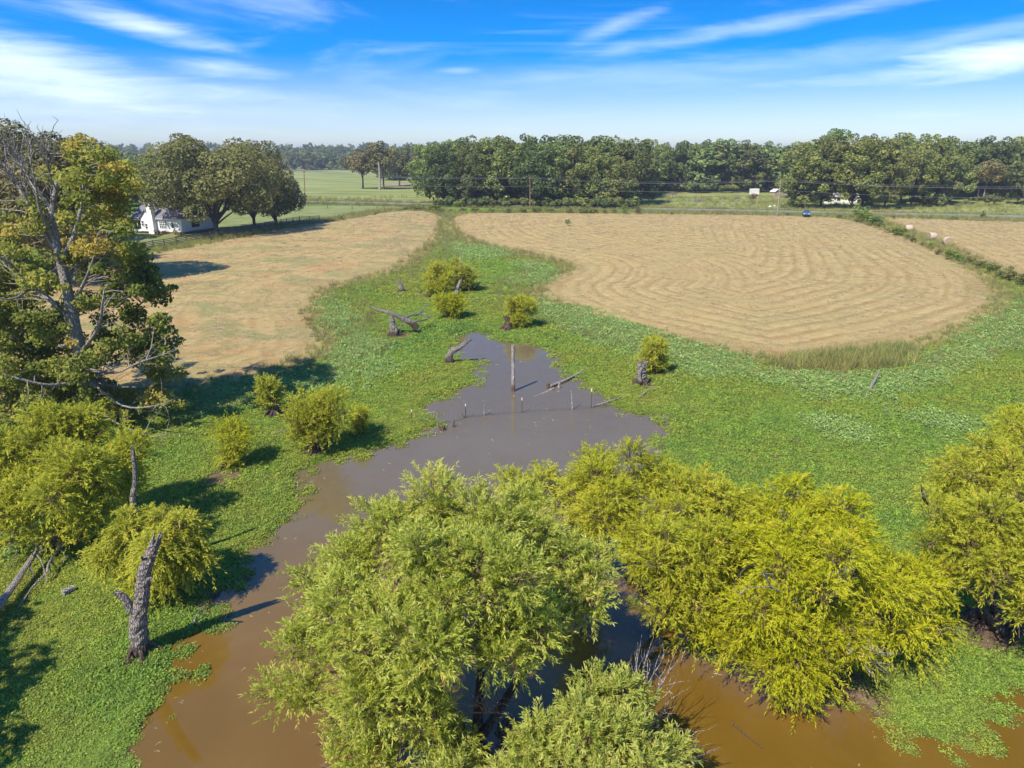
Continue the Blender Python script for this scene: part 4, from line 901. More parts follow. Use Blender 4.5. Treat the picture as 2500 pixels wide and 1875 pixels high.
# trio of dead wood by the bushes
b = ground(1113, 722); Yb = b[1]
snag('dead_trunk', 'leaning pale dead trunk in front of the olive bush of the trio', [b, g(1117, 703), g(1124, 685)], .3, .14, sp=(3, .3), n=9, m='silver')
b = ground(1128, 704); Yb = b[1]
snag('dead_trunk', 'thin dead spike sticking up above the trio of bushes', [b, g(1128, 670), g(1126, 640), g(1123, 614)], .2, .06, sp=(3, .4), n=8, m='silver')
b = ground(1140, 710); Yb = b[1]
snag('fallen_log', 'dark fallen log pointing right beside the trio of bushes', [b + [0, 0, .2], g(1155, 703), g(1168, 692)], .35, .2, sp=(5, .4), n=9, cat='log', m='dead')
b = ground(979, 714); Yb = b[1]
snag('tree_stump', 'small grey stump with bare twigs at the left marsh rim', [b, g(980, 702), g(977, 692)], .38, .2, base=1.6, sp=(6, .5), n=9,
     branches=[([g(978, 696), g(968, 690, .3), g(958, 688, .3)], .07, .02), ([g(981, 694), g(984, 683)], .07, .02), ([g(975, 700), g(985, 722, -1)], .05, .02)])
# uprooted tree: stump and fallen crown
b = ground(962, 818); Yb = b[1]
snag('tree_stump', 'upright split stump propping the fallen dead tree', [b, g(960, 800), g(958, 783), g(956, 767)], .42, .16, base=1.7, sp=(6, .3), n=11, jag=.4, roots=7, branches=[([g(972, 810), g(981, 790, .2), g(986, 765, .4)], .10, .02), ([g(968, 815, -.4), g(966, 795, -.3)], .16, .08)])
b = wy(1014, 797, Yb + .6); Yb2 = Yb
snag('fallen_tree', 'fallen dead tree lying across the upright stump, bare limbs right', [b, g(1000, 786, .5), g(982, 778, .3), g(956, 765, 0), g(930, 758, 0), g(905, 749, 0)], .34, .08, base=1.0, sp=(3, .4), n=10, cat='dead tree', jag=.35,
     branches=[([g(985, 776, .6), g(1010, 768, 1.5), g(1030, 768, 2), g(1047, 772, 2.2)], .13, .05), ([g(1047, 772, 2.2), g(1040, 780, 1.8), g(1020, 784, 1.2), g(1010, 790, 1)], .09, .06), ([g(1020, 768, 1.8), g(1032, 758, 3), g(1036, 748, 3.4), g(1040, 744, 3.5)], .11, .04), ([g(1030, 768, 2), g(1050, 774, 2), g(1054, 778, 2)], .05, .02)])
b = ground(1567, 938); Yb = b[1]
hs_ = snag('hollow_stump', 'tall hollow ragged stump on the right bank', [b, g(1567, 920), g(1566, 905), g(1567, 893)], .42, .30, base=1.5, sp=(11, .5), n=12, jag=.7, roots=8, cat='stump', branches=[([g(1558, 900, .1), g(1552, 885, .1)], .05, .012), ([g(1575, 898), g(1582, 881)], .06, .012), ([g(1563, 935, -.6), g(1561, 912, -.5), g(1567, 897, -.3)], .15, .09)])
b = ground(1239, 804); Yb = b[1]
snag('tree_stump', 'brown stump under the bush at the far end of the pond', [b, g(1240, 792), g(1238, 780)], .5, .24, base=1.5, sp=(9, .5), n=11, jag=.5, roots=8, cat='stump', m='mudroot')
b = ground(1360, 833); Yb = b[1]
snag('tree_stump', 'small dark stub with a log piece on the shore right of the post', [b, g(1358, 826)], .16, .10, sp=(5, .3), n=8, m='mudroot', cat='stump', branches=[([g(1360, 832), g(1374, 831)], .09, .06)])
b = ground(1080, 1050); Yb = b[1]
snag('tree_stump', 'low brown stub in the water at the left end of the wire fence', [b, g(1082, 1043)], .2, .14, sp=(6, .1), n=8, m='mudroot', cat='stump', branches=[([g(1074, 1048), g(1072, 1042)], .09, .05)])
b = ground(1108, 1042); Yb = b[1]
snag('tree_stump', 'tiny brown snag poking from the water by the wire fence', [b, g(1108, 1034), g(1109, 1028)], .10, .03, sp=(3, .1), n=6, m='mudroot', cat='stump')
b = ground(765, 1104); Yb = b[1]
snag('tree_stump', 'dark stump under the sparse olive willow', [b, g(762, 1090), g(766, 1075)], .34, .2, base=1.6, sp=(8, .4), n=10, jag=.5, roots=6, m='mudroot', cat='stump')
b = ground(553, 1142); Yb = b[1]
snag('tree_stump', 'dark curved stump under the orange tinged bush', [b, g(553, 1128), g(562, 1118), g(580, 1114)], .26, .09, base=1.4, sp=(5, .3), n=9, jag=.5, roots=5, m='bark_dark', cat='stump')
b = ground(672, 1012); Yb = b[1]
snag('tree_stump', 'dark leaning stump of the small yellowish willow', [b, g(672, 990), g(664, 972), g(662, 950)], .34, .16, base=1.7, sp=(6, .4), n=10, m='bark_dark', roots=6, cat='stump', branches=[([g(675, 1005), g(688, 1008)], .1, .03)])
for (bx, by), lab, R in (((1555, 1415), 'mound of muddy roots between the two big willows', .6), ((1580, 1440), 'smaller clod of muddy roots by the water between the willows', .4), ((1240, 1785), 'muddy root ball under the front of the big willow', .55), ((2390, 1525), 'dark root mass under the tall right-edge willow', .8), ((150, 1335), 'dark root mass under the large olive willow at left', .6)):
    b = ground(bx, by); root = tag(empty('root_mound', b), lab, 'roots'); mb = MB()
    for i in range(26):
        a = RS.random() * 6.283; L = R * (.6 + .8 * RS.random()); s = [RS.normal(0, R * .25), RS.normal(0, R * .25), R * .7 * RS.random()]
        mb.tube(wob(s, [math.cos(a) * L, math.sin(a) * L, -.1], 5, .4, RS, .12), np.linspace(R * .13, .012, 5), 6)
    mb.build('roots', M['mudroot'], root)
# logs and sticks
def log(label, a, bb, r0, r1, m='silver', name='fallen_log', cat='log', kids=(), k=7, amp=.06):
    a = np.asarray(a, float); root = tag(empty(name, a), label, cat); p = wob([0, 0, 0], np.asarray(bb) - a, k, amp, RS)
    MB().tube(p, np.linspace(r0, r1, k), 9, .12, RS).build('log', M[m], root)
    for c, d, q0, q1 in kids: MB().tube(wob(np.asarray(c) - a, np.asarray(d) - a, 5, .25, RS), np.linspace(q0, q1, 5), 6).build('branch', M[m], root)
    return root
log('pale log reaching from the pond onto the right shore', wy(1342, 944, ground(1342, 948)[1]), ground(1424, 908) + [0, 0, .15], .13, .08, kids=[(ground(1364, 948), wy(1366, 936, ground(1364, 948)[1]), .09, .07)])
b = ground(1340, 948); Yb = b[1]
snag('tree_stump', 'small rusty brown stub at the pond end of the pale log', [b, g(1339, 940)], .2, .15, sp=(7, .15), n=8, m='mudroot', cat='stump')
log('long thin log lying just above the water surface beside the wire fence', ground(1278, 977) + [0, 0, -.10], ground(1351, 950) + [0, 0, .05], .06, .11, amp=.03)
log('white forked stick lying at the right shore', ground(1560, 972) + [0, 0, .1], ground(1593, 956) + [0, 0, .35], .05, .03, name='stick', cat='stick')
log('grey driftwood branch at the right end of the wire fence', ground(1448, 993) + [0, 0, .05], ground(1487, 985) + [0, 0, .2], .07, .04, name='driftwood', cat='driftwood', kids=[(ground(1487, 985) + [0, 0, .2], ground(1530, 972) + [0, 0, .4], .04, .02), (ground(1487, 985) + [0, 0, .2], ground(1489, 975) + [0, 0, .3], .03, .01)])
log('leaning grey pole in the pale weeds on the right', ground(2118, 962), wy(2147, 903, ground(2135, 935)[1]), .10, .05, name='leaning_pole', cat='pole')
log('pale short stick on grass left of the sparse willow', ground(672, 1060) + [0, 0, .1], ground(700, 1056) + [0, 0, .2], .04, .02, name='stick', cat='stick')
log('branch stub poking from the water beside the left shore', ground(455, 1535), wy(505, 1507, ground(480, 1525)[1]) + [0, 0, .1], .04, .012, name='stick', cat='stick', kids=[(ground(470, 1528), ground(512, 1500) + [0, 0, .5], .02, .006)])
log('dark thin branch floating in the lower right water', ground(1785, 1770) + [0, 0, .1], ground(1862, 1832) + [0, 0, .1], .025, .01, m='mudroot', name='floating_branch', cat='branch')
log('short pale twig floating in the brown water below the right willow', ground(1738, 1645) + [0, 0, .03], ground(1776, 1652) + [0, 0, .03], .016, .006, name='floating_branch', cat='branch')
log('small log lump on the grass at far left, pale', ground(155, 1455) + [0, 0, .15], ground(182, 1442) + [0, 0, .15], .14, .12, name='fallen_log', cat='log')
# fallen limbs at the left border
def fallen(label, pts, r0, r1, kids, m='silver'):
    P = [ground(px, py) + [0, 0, h] for px, py, h in pts]; o = P[0].copy(); root = tag(empty('fallen_limb', o), label, 'branch')
    p = bez([q - o for q in P], 5); MB().tube(p, np.linspace(r0, r1, len(p)), 9, .15, RS).build('limb', M[m], root)
    for kp, a, c in kids:
        K = bez([ground(px, py) + [0, 0, h] - o for px, py, h in kp], 4); MB().tube(K, np.linspace(a, c, len(K)), 6).build('branch', M[m], root)
fallen('long fallen limb from the left border up to the olive willow', [(-60, 1590, .6), (0, 1512, .5), (50, 1440, .5), (90, 1385, .6), (130, 1350, .7), (168, 1332, .8)], .17, .05,
       [([(78, 1408, .5), (100, 1375, .8), (118, 1350, 1.1)], .04, .012), ([(95, 1383, .6), (108, 1400, .6), (116, 1425, .2)], .04, .01), ([(80, 1410, .5), (84, 1422, .2)], .05, .02), ([(50, 1440, .5), (20, 1475, .3), (-10, 1480, .3)], .03, .01), ([(100, 1380, .6), (140, 1370, .9)], .03, .01)])
fallen('crooked forked fallen limb right of the long one', [(215, 1290, 1.2), (185, 1322, .9), (165, 1352, .7), (145, 1375, .6), (125, 1400, .5), (118, 1418, .4), (85, 1440, .2), (60, 1468, .1), (40, 1495, .05)], .075, .02,
       [([(165, 1352, .7), (178, 1360, .7), (197, 1358, .7)], .03, .01), ([(150, 1368, .6), (163, 1378, .5), (158, 1390, .3)], .035, .012), ([(124, 1400, .5), (130, 1418, .2)], .035, .015), ([(117, 1420, .4), (116, 1430, .1)], .03, .01)])
fallen('straight bare trunk coming in at the left border above the long limb', [(-60, 1370, .8), (0, 1338, .8), (50, 1310, .8), (95, 1295, .8), (140, 1280, .8)], .13, .10, [([(60, 1330, .8), (45, 1370, .4), (25, 1400, .2)], .02, .008), ([(70, 1320, .6), (110, 1308, .5), (140, 1312, .4)], .08, .05)])
# bare shoots of the front willow clump and dead limbs in the right willows
def bareshoots(label, base, tips, r0, kids=3, m='twig', sd=1):
    r = np.random.default_rng(sd); b = np.asarray(base, float); root = tag(empty('bare_branches', b), label, 'branches')
    for tp in tips:
        e = np.asarray(tp, float) - b; p = wob([0, 0, 0], e, 8, .18, r, .05); mb = MB(); mb.tube(p, np.linspace(r0, .005, 8), 6)
        for j in range(kids):
            s = p[r.integers(2, 7)]; mb.tube(wob(s, s + unit(e) * (.3 + .5 * r.random()) + r.normal(0, .18, 3), 5, .3, r), np.linspace(r0 * .4, .003, 5), 4)
        mb.build('branch', M[m], root)
bs = at(1560, 1790, 1.6)
bareshoots('fan of bare grey shoots on the right side of the front willow clump', bs, [at(px, py, z) for px, py, z in ((1560, 1590, 3.6), (1595, 1580, 3.7), (1625, 1590, 3.8), (1660, 1605, 3.7), (1640, 1650, 3.2), (1555, 1640, 3.2), (1640, 1690, 2.9), (1610, 1640, 3.4), (1580, 1610, 3.5), (1650, 1725, 2.6))], .026, 5, 'silver')
bareshoots('low bare shoots reaching out over the water at the bottom edge', at(1520, 1900, 1.0), [at(px, py, z) for px, py, z in ((1640, 1780, 1.5), (1700, 1800, 1.3), (1735, 1815, 1.2), (1755, 1830, 1.3), (1720, 1860, 1.0), (1660, 1830, 1.2), (1610, 1770, 1.8))], .024, 5, 'silver', 2)
bareshoots('white bare dead branches in the middle of the broad right willow', at(1995, 1465, 3.8), [at(px, py, z) for px, py, z in ((2090, 1385, 5.4), (2070, 1400, 5.4), (2045, 1392, 5.6), (2095, 1410, 5.2), (2030, 1400, 5.5), (2050, 1460, 4.9))], .045, 3, 'silver', 3)
bareshoots('grey bare dead branches low in the broad right willow', at(2090, 1590, 2.6), [at(px, py, z) for px, py, z in ((2180, 1600, 2.9), (2120, 1640, 2.3), (2150, 1625, 2.6), (2065, 1580, 3.2), (2140, 1580, 3.2))], .03, 4, 'silver', 4)
bareshoots('bare dead limb crossing the front of the broad right willow', at(1955, 1485, 3.4), [at(1850, 1400, 5.6), at(1870, 1420, 5.3)], .07, 3, 'silver', 6)
bareshoots('white splintered dead tip above the yellow green willow', at(1925, 1285, 5.2), [at(1905, 1238, 6.4), at(1922, 1250, 6.2), at(1915, 1260, 6.0)], .08, 1, 'silver', 8)
bareshoots('dark dead snag tip beside the tall right-edge willow', at(2262, 1235, 5.0), [at(2248, 1183, 6.2), at(2256, 1210, 5.8)], .09, 1, 'dead', 9)
bareshoots('tangle of bare grey twigs under the front of the big willow', at(1185, 1740, 1.2), [at(px, py, z) for px, py, z in ((1140, 1700, 2.6), (1170, 1690, 2.8), (1210, 1700, 2.6), (1230, 1720, 2.2), (1245, 1750, 1.6), (1120, 1740, 1.8), (1195, 1685, 2.9))], .03, 6, 'silver', 10)
bareshoots('dead twigs on the right willow edge over the marsh', at(1790, 1500, 3.0), [at(1830, 1430, 4.4), at(1850, 1440, 4.2), at(1810, 1450, 4.0)], .03, 4, 'silver', 11)

# ------------------------------------------------------------------ wire fence in the pond
steel = simple('rusty steel post', (.13, .09, .07), .7, .3); whitep = simple('white paint', (.75, .75, .72), .6); wire = simple('fence wire', (.20, .17, .15), .6, .5)
FP = [(1137, 1018, 990), (1274, 1006, 972), (1351, 1002, 979), (1443, 996, 950)]
fl = [(1006, 1034), (1060, 1036), (1108, 1030), (1137, 1020), (1185, 1015), (1230, 1011), (1274, 1008), (1351, 1002), (1396, 1000), (1443, 997), (1490, 994)]
pl = [at(a, b_, WATER_Z) for a, b_ in fl]; o = pl[0]; fr = tag(empty('wire_fence', o), 'sagging field wire fence crossing the pond', 'fence')
for j, h in enumerate((.02, .14, .28, .44, .62, .80)):
    pts = np.concatenate([wob(pl[i] - o + [0, 0, h * .75], pl[i + 1] - o + [0, 0, h * .75], 6, .01, RS, -.004)[:-1] for i in range(len(pl) - 1)]); MB().tube(pts, .009 if j in (0, 5) else .005, 3).build('wire', wire, fr)
mb = MB()
for i in range(len(pl) - 1):
    d = pl[i + 1] - pl[i]; n = max(2, int(np.linalg.norm(d) / .3))
    for s in range(n): p = pl[i] - o + d * s / n; mb.tube([p, p + [RS.normal(0, .02), 0, .6]], .0045, 3, cap=False)
tag(mb.build('stay_wires', wire, fr), kind='stuff')
def tpost(px, by, ty, label):
    b = at(px, by, WATER_Z); h = wy(px, ty, b[1])[2] - b[2]; root = tag(empty('fence_post', b), label, 'fence post', 'steel posts of the pond fence')
    MB().box(-.022, .022, -.006, .006, -.4, h * .86).box(-.005, .005, -.03, .03, -.4, h * .86).build('shaft', steel, root); MB().box(-.026, .026, -.012, .012, h * .82, h).build('white_tip', whitep, root)
for (px, by, ty), lab in zip([(1137, 1020, 986), (1274, 1008, 971), (1443, 997, 948), (1006, 1036, 1000), (1790, 905, 892), (442, 1085, 1062), (1630, 925, 917)], ['steel post with white tip at the left of the pond fence', 'steel post with white tip right of the big post in the pond', 'steel post with white tip near the right shore of the pond fence', 'white tipped steel post on the left bank end of the fence', 'white tipped post in pale weeds below the hay field', 'white tipped post in the left shade under the autumn tree', 'white tipped post right of the hollow stump']): tpost(px, by, ty, lab)
for px, by, tx, ty, lab in ((1398, 1000, 1395, 952, 'crooked pale wooden stick post in the pond fence'), (1183, 1014, 1183, 990, 'bent pale stick with a branch in the pond fence, left of the big post')):
    b = at(px, by, WATER_Z); t_ = wy(tx, ty, b[1]); log(lab, b - [0, 0, .3], t_, .055, .035, name='fence_stick', cat='fence post', kids=[(b + (t_ - b) * .6, b + (t_ - b) * .4 + [.5, .1, 0], .03, .015)] if px == 1183 else ())
log('forked twig sticking out of the water beside the left steel post', at(1132, 1020, WATER_Z), at(1140, 1004, .2), .025, .01, m='mudroot', name='stick', cat='stick', kids=[(at(1133, 1018, WATER_Z), at(1128, 1006, .3), .02, .008)])

# ------------------------------------------------------------------ rail fence by the yard
railm = simple('weathered dark rails', (.13, .105, .085), .9, var=.3, bump=.3); 
fl = [(300, 622), (375, 605), (402, 602), (432, 596), (480, 588), (530, 580), (575, 571), (620, 563), (660, 555), (700, 547), (732, 542), (757, 541), (780, 539)]
pl = [ground(*p) for p in fl]; o = pl[0]; rf = tag(empty('rail_fence', o), 'dark four-rail wooden fence between the oaks and the hay field', 'fence')
pts = []
for i in range(len(pl) - 1):
    n = max(1, int(round(np.linalg.norm(pl[i + 1] - pl[i]) / 2.6)))
    for s in range(n): pts.append(pl[i] + (pl[i + 1] - pl[i]) * s / n)
pts.append(pl[-1]); post = None
for p in pts:
    q = p - o
    if post is None: post = MB().box(-.08, .08, -.08, .08, -.3, 1.45).build('post', railm, rf); c = post
    else: c = post.copy(); C.objects.link(c)
    c.location = tuple(q)
for i in range(len(pts) - 1):
    a, b = pts[i] - o, pts[i + 1] - o; d = b - a; L = np.linalg.norm(d)
    for h in (.35, .65, .95, 1.25):
        mb = MB(); mb.box(0, L, -.12, -.085, h, h + .14); c = mb.build('rail', railm, rf); c.location = tuple(a); c.rotation_euler = (0, -math.asin(d[2] / L), math.atan2(d[1], d[0]))
# wire fence and posts along the road
for i, (px, by) in enumerate([(753, 503), (921, 514), (1064, 502), (1074, 502), (938, 513), (860, 511), (800, 509)]):
    b = ground(px, by); tag(mesh('road_fence_post', *(lambda m_: (m_.v, m_.f))(MB().box(-.09, .09, -.09, .09, 0, 1.3).box(-.10, .10, -.10, .10, 1.26, 1.34)), railm), 'wooden fence post, %s listed along the road left of the roadside wood' % ORD[i] if 0 else ['short dark post at the foot of the left utility pole', 'dark gate post near the hay corner', 'dark post left of the roadside wood corner', 'dark post at the roadside wood corner', 'post right of the dark gate post', 'verge fence post between left pole and gate', 'verge fence post right of the left utility pole'][i], 'fence post').location = tuple(b)

# ------------------------------------------------------------------ hay bales
netw = simple('pale net-wrapped hay', (.46, .38, .27), .85, var=.15, scale=12, bump=.3); hayend = simple('hay bale end', (.33, .25, .13), .95, var=.4, scale=9, bump=.6)
def bale(px, by, rz, label, s=1.0):
    b = ground(px, by); R = .80 * s; root = tag(empty('hay_bale', b, rz), label, 'hay bale', 'round hay bales'); n = 22; L = .72 * s; mb = MB(); me = MB()
    prof = [(-L, R * .93), (-L * .93, R), (-L * .3, R * 1.01), (L * .3, R * 1.01), (L * .93, R), (L, R * .93)]
    def ring(x, r): return [(x, r * math.cos(a * 6.2832 / n) * 1.0, r * math.sin(a * 6.2832 / n) * .97 + R * .95) for a in range(n)]
    for x, r in prof: mb.v += ring(x, r)
    mb.f = [(i * n + a, i * n + (a + 1) % n, (i + 1) * n + (a + 1) % n, (i + 1) * n + a) for i in range(5) for a in range(n)]; mb.build('wrap', netw, root, smooth=True)
    for sg in (-1, 1):
        e = MB(); rs = [(sg * L, R * .93), (sg * (L - .02), R * .6), (sg * (L + .015), R * .35), (sg * L, R * .1)]
        for x, r in rs: e.v += ring(x, r)
        e.v.append((sg * L, 0, R * .95)); e.f = [(i * n + a, i * n + (a + 1) % n, (i + 1) * n + (a + 1) % n, (i + 1) * n + a) for i in range(3) for a in range(n)] + [(3 * n + a, 3 * n + (a + 1) % n, 4 * n) for a in range(n)]; e.build('end_face', hayend, root)
bale(2216, 566, -.12, 'pale round hay bale farthest left, beyond the fence row'); bale(2273, 586, .16, 'pale round hay bale in the middle of the three'); bale(2312, 598, 1.35, 'round hay bale showing its brown end, farthest right of the three')

# ------------------------------------------------------------------ utility poles and lines
polem = simple('brown pole wood', (.24, .13, .09), .85, var=.25, scale=3); poleg = simple('grey pole wood', (.30, .26, .22), .85, var=.2, scale=3); wirem = simple('power cable', (.22, .22, .22), .5, .2); porc = simple('grey insulator', (.5, .5, .5), .3)
def pole(px, by, tx, ty, label, m, r=.16):
    b = ground(px, by); t_ = wy(tx, ty, b[1]) - b; root = tag(empty('utility_pole', b), label, 'utility pole', 'utility poles along the road')
    MB().tube([(0, 0, -.5), tuple(t_ * .5), tuple(t_)], [r * 1.15, r, r * .75], 10).build('shaft', m, root)
    T = t_ * .965; c = MB().box(-.06, .06, -.95, .95, -.06, .06).build('crossarm', m, root); c.location = tuple(T); c.rotation_euler.z = math.atan2(rdv[1], rdv[0])
    for y in (-.85, 0, .85):
        p = T + np.array([-rdv[1] * y, rdv[0] * y, .06 if y else t_[2] * .035]); MB().tube([tuple(p), tuple(p + [0, 0, .12]), tuple(p + [0, 0, .22])], [.04, .06, .03], 8).build('insulator', porc, root)
    return b + T
po = [pole(745, 504, 742, 416, 'brown utility pole left, in front of the far field', polem), pole(1294, 512, 1294, 434, 'reddish brown utility pole before the roadside wood', polem), pole(1897, 527, 1906, 441, 'grey leaning utility pole left of the blue car', poleg)]
d = po[2] - po[1]; d[2] = 0; po.append(po[2] + np.array([d[0] * 1.12, d[1] * 1.12 - 2, -.2])); d0 = po[0] - po[1]; d0[2] = 0; po.insert(0, po[0] + d0 * 1.0)
for i in range(4):
    lab = ['power line running left from the left pole', 'power line between left and middle poles', 'power line between the middle and right poles', 'power line running right from the grey pole'][i]
    root = tag(empty('power_line', po[i]), lab, 'power line', 'power lines along the road')
    for y, zo, r in ((-.85, .25, .022), (0, .65, .022), (.85, .25, .022), (0, -2.2, .03)):
        off = np.array([-rdv[1] * y, rdv[0] * y, zo]); a = off; b = po[i + 1] - po[i] + off; s = np.linspace(0, 1, 14)[:, None]; p = a + (b - a) * s; p[:, 2] -= 1.1 * (4 * s * (1 - s))[:, 0]; MB().tube(p, r, 4).build('wire', wirem, root)

# ------------------------------------------------------------------ house
def house():
    c = ground(447, 572); c[2] += 0; ang = -.30
    root = tag(empty('house', c, ang), 'white single-storey house with grey shingle roof and tall chimney', 'house')
    wh = simple('white siding', (.82, .81, .78), .7, var=.04); roofm = simple('grey shingles', (.17, .16, .175), .9, var=.25, scale=4, bump=.3); brick = simple('brown brick', (.22, .10, .07), .9, var=.3); gl = simple('dark glass', (.03, .04, .05), .08); wf = simple('white frame', (.8, .8, .8), .5); dk = simple('dark boards', (.10, .06, .05), .9)
    # x along the front to the right, y to the back
    MB().box(-7.3, 0, 0, 11, .45, 3.35).build('wall', wh, root); MB().box(-13.6, -7.3, .8, 9, .45, 3.3).build('wall', wh, root)
    MB().box(-7.35, .05, -.04, 11.04, -.2, .45).box(-13.65, -7.35, .76, 9, -.2, .45).build('foundation', brick, root)
    MB().box(-7.8, .45, -.45, -.38, 3.15, 3.42).box(.38, .45, -.38, 11.4, 3.15, 3.42).box(-14, -7.8, .32, .39, 3.1, 3.37).build('fascia', wf, root)
    e = 3.42; R1 = (-6.6, 5.5, 8.0); R2 = (-3.2, 5.5, 8.0); A = (-7.8, -.45, e); B = (.45, -.45, e); D_ = (.45, 11.45, e); E = (-7.8, 11.45, e)
    th = np.array([0, 0, -.14]); mb = MB()
    for q in ((A, B, R2, R1), (B, D_, R2), (D_, E, R1, R2), (E, A, R1)): mb.prism(q, th)
    mb.build('roof', roofm, root)
    a1, a2, r1, r2 = (-14.1, .3, e - .05), (-6.8, .3, e - .05), (-14.1, 5.2, 6.9), (-6.8, 5.2, 6.9); mb = MB(); mb.prism((a1, a2, r2, r1), th); mb.prism((r1, r2, (-6.8, 9.5, e), (-14.1, 9.5, e)), th); mb.build('roof', roofm, root)
    MB().prism([(-13.6, .8, 3.3), (-13.6, 9, 3.3), (-13.6, 5.0, 6.6)], (.1, 0, 0)).build('gable_wall', wh, root)
    # front cross gable
    MB().box(-10.6, -7.4, -.6, .78, .45, 3.3).prism([(-10.6, -.6, 3.3), (-7.4, -.6, 3.3), (-9.0, -.6, 4.9)], (0, 3, 0)).build('wall', wh, root)
    mb = MB(); mb.prism([(-10.95, -.9, 3.1), (-9.0, -.9, 5.15), (-9.0, 3.6, 5.15), (-10.95, 3.6, 3.1)], th); mb.prism([(-9.0, -.9, 5.15), (-7.05, -.9, 3.1), (-7.05, 3.6, 3.1), (-9.0, 3.6, 5.15)], th); mb.build('roof', roofm, root)
    ch = MB().box(-8.35, -6.85, -1.0, .2, -.2, 4.0).box(-8.2, -7.0, -.95, .1, 4.0, 6.9).build('chimney', wh, root); MB().box(-8.3, -6.9, -1.05, .2, 6.9, 7.02).box(-7.95, -7.25, -.7, -.15, 7.02, 7.35).build('chimney_cap', dk, ch)
    def win(x0, x1, z0, z1, y, nv=2, nh=2):
        w = MB().box(x0, x1, y - .03, y + .02, z0, z1).build('window', gl, root); f = MB()
        for i in range(nv + 1): x = x0 + (x1 - x0) * i / nv; f.box(x - .05, x + .05, y - .08, y - .035, z0, z1)
        for i in range(nh + 1): z = z0 + (z1 - z0) * i / nh; f.box(x0 - .045, x1 + .045, y - .105, y - .085, z - .045, z + .045)
        f.build('frame', wf, w)
    win(-6.0, -4.1, 1.2, 2.75, -.02, 4, 3); win(-9.4, -8.7, 1.0, 2.1, -.62, 1, 2); win(-10.3, -9.7, 1.6, 2.7, -.62, 1, 2)
    d = MB().box(-2.9, -2.0, -.06, 0.02, .5, 2.65).build('door', wf, root); MB().box(-2.75, -2.15, -.08, -.065, 1.3, 2.45).build('pane', gl, d)
    # screened porch
    mb = MB(); [mb.box(-13.6 + i * .98, -13.5 + i * .98, -.6, -.5, .4, 2.95) for i in range(4)]; mb.box(-13.6, -10.6, -.6, -.5, .4, .9).box(-13.6, -10.6, -.62, -.5, 2.8, 2.98).build('porch_frame', wf, root)
    MB().box(-13.6, -10.62, .0, .1, .4, 2.9).build('porch_screen', gl, root); MB().prism([(-14.0, -.9, 3.0), (-10.5, -.9, 3.0), (-10.5, .9, 3.55), (-14.0, .9, 3.55)], th).build('roof', roofm, root)
    MB().box(.0, .05, 3, 5.5, 1.2, 2.6).build('window', gl, root)
    # yard things
    def loc(x, y, z=0): v = c + np.array([x * math.cos(ang) - y * math.sin(ang), x * math.sin(ang) + y * math.cos(ang), z]); return v
    s = tag(empty('patio_table', loc(-9.2, -4.2), ang), 'white patio table in front of the chimney', 'table'); MB().box(-1.1, 1.1, -.7, .7, .68, .74).build('tabletop', wf, s); [MB().box(x, x + .07, y, y + .07, 0, .68).build('leg', wf, s) for x in (-.95, .88) for y in (-.55, .48)]
    red = simple('red clay', (.40, .12, .07), .8)
    for i, (x, y) in enumerate([(-6.3, -1.3), (-5.4, -1.2), (-3.6, -1.1), (-1.2, -1.0)]):
        s = tag(empty('flower_pot', loc(x, y)), ['clay flower pot left of the double window', 'clay flower pot under the double window', 'clay flower pot by the white door', 'clay flower pot near the house corner'][i], 'flower pot'); MB().tube([(0, 0, 0), (0, 0, .35), (0, 0, .4)], [.16, .24, .27], 10).build('pot', red, s)
        V, q, ti = cards([(0, 0, .65, .33)], 60, .1, RS); mesh('plant', V, q, M['lime' if i % 2 else 'gum'], s, tint=ti)
    for i, (x, y) in enumerate([(-.8, -1.3), (.4, -.9), (-4.6, -.9)]):
        s = tag(empty('garden_shrub', loc(x, y)), ['low shrub at the right corner of the white house', 'low shrub past the right corner of the white house', 'tiny shrub below the double window'][i], 'shrub'); V, q, ti = cards([(0, 0, .3, .45), (.4, 0, .25, .35)], 160, .1, RS); mesh('crown', V, q, M['gum'], s, tint=ti); MB().tube([(0, 0, -.1), (0, 0, .3)], .03, 5).build('stem', M['bark_dark'], s)
house()

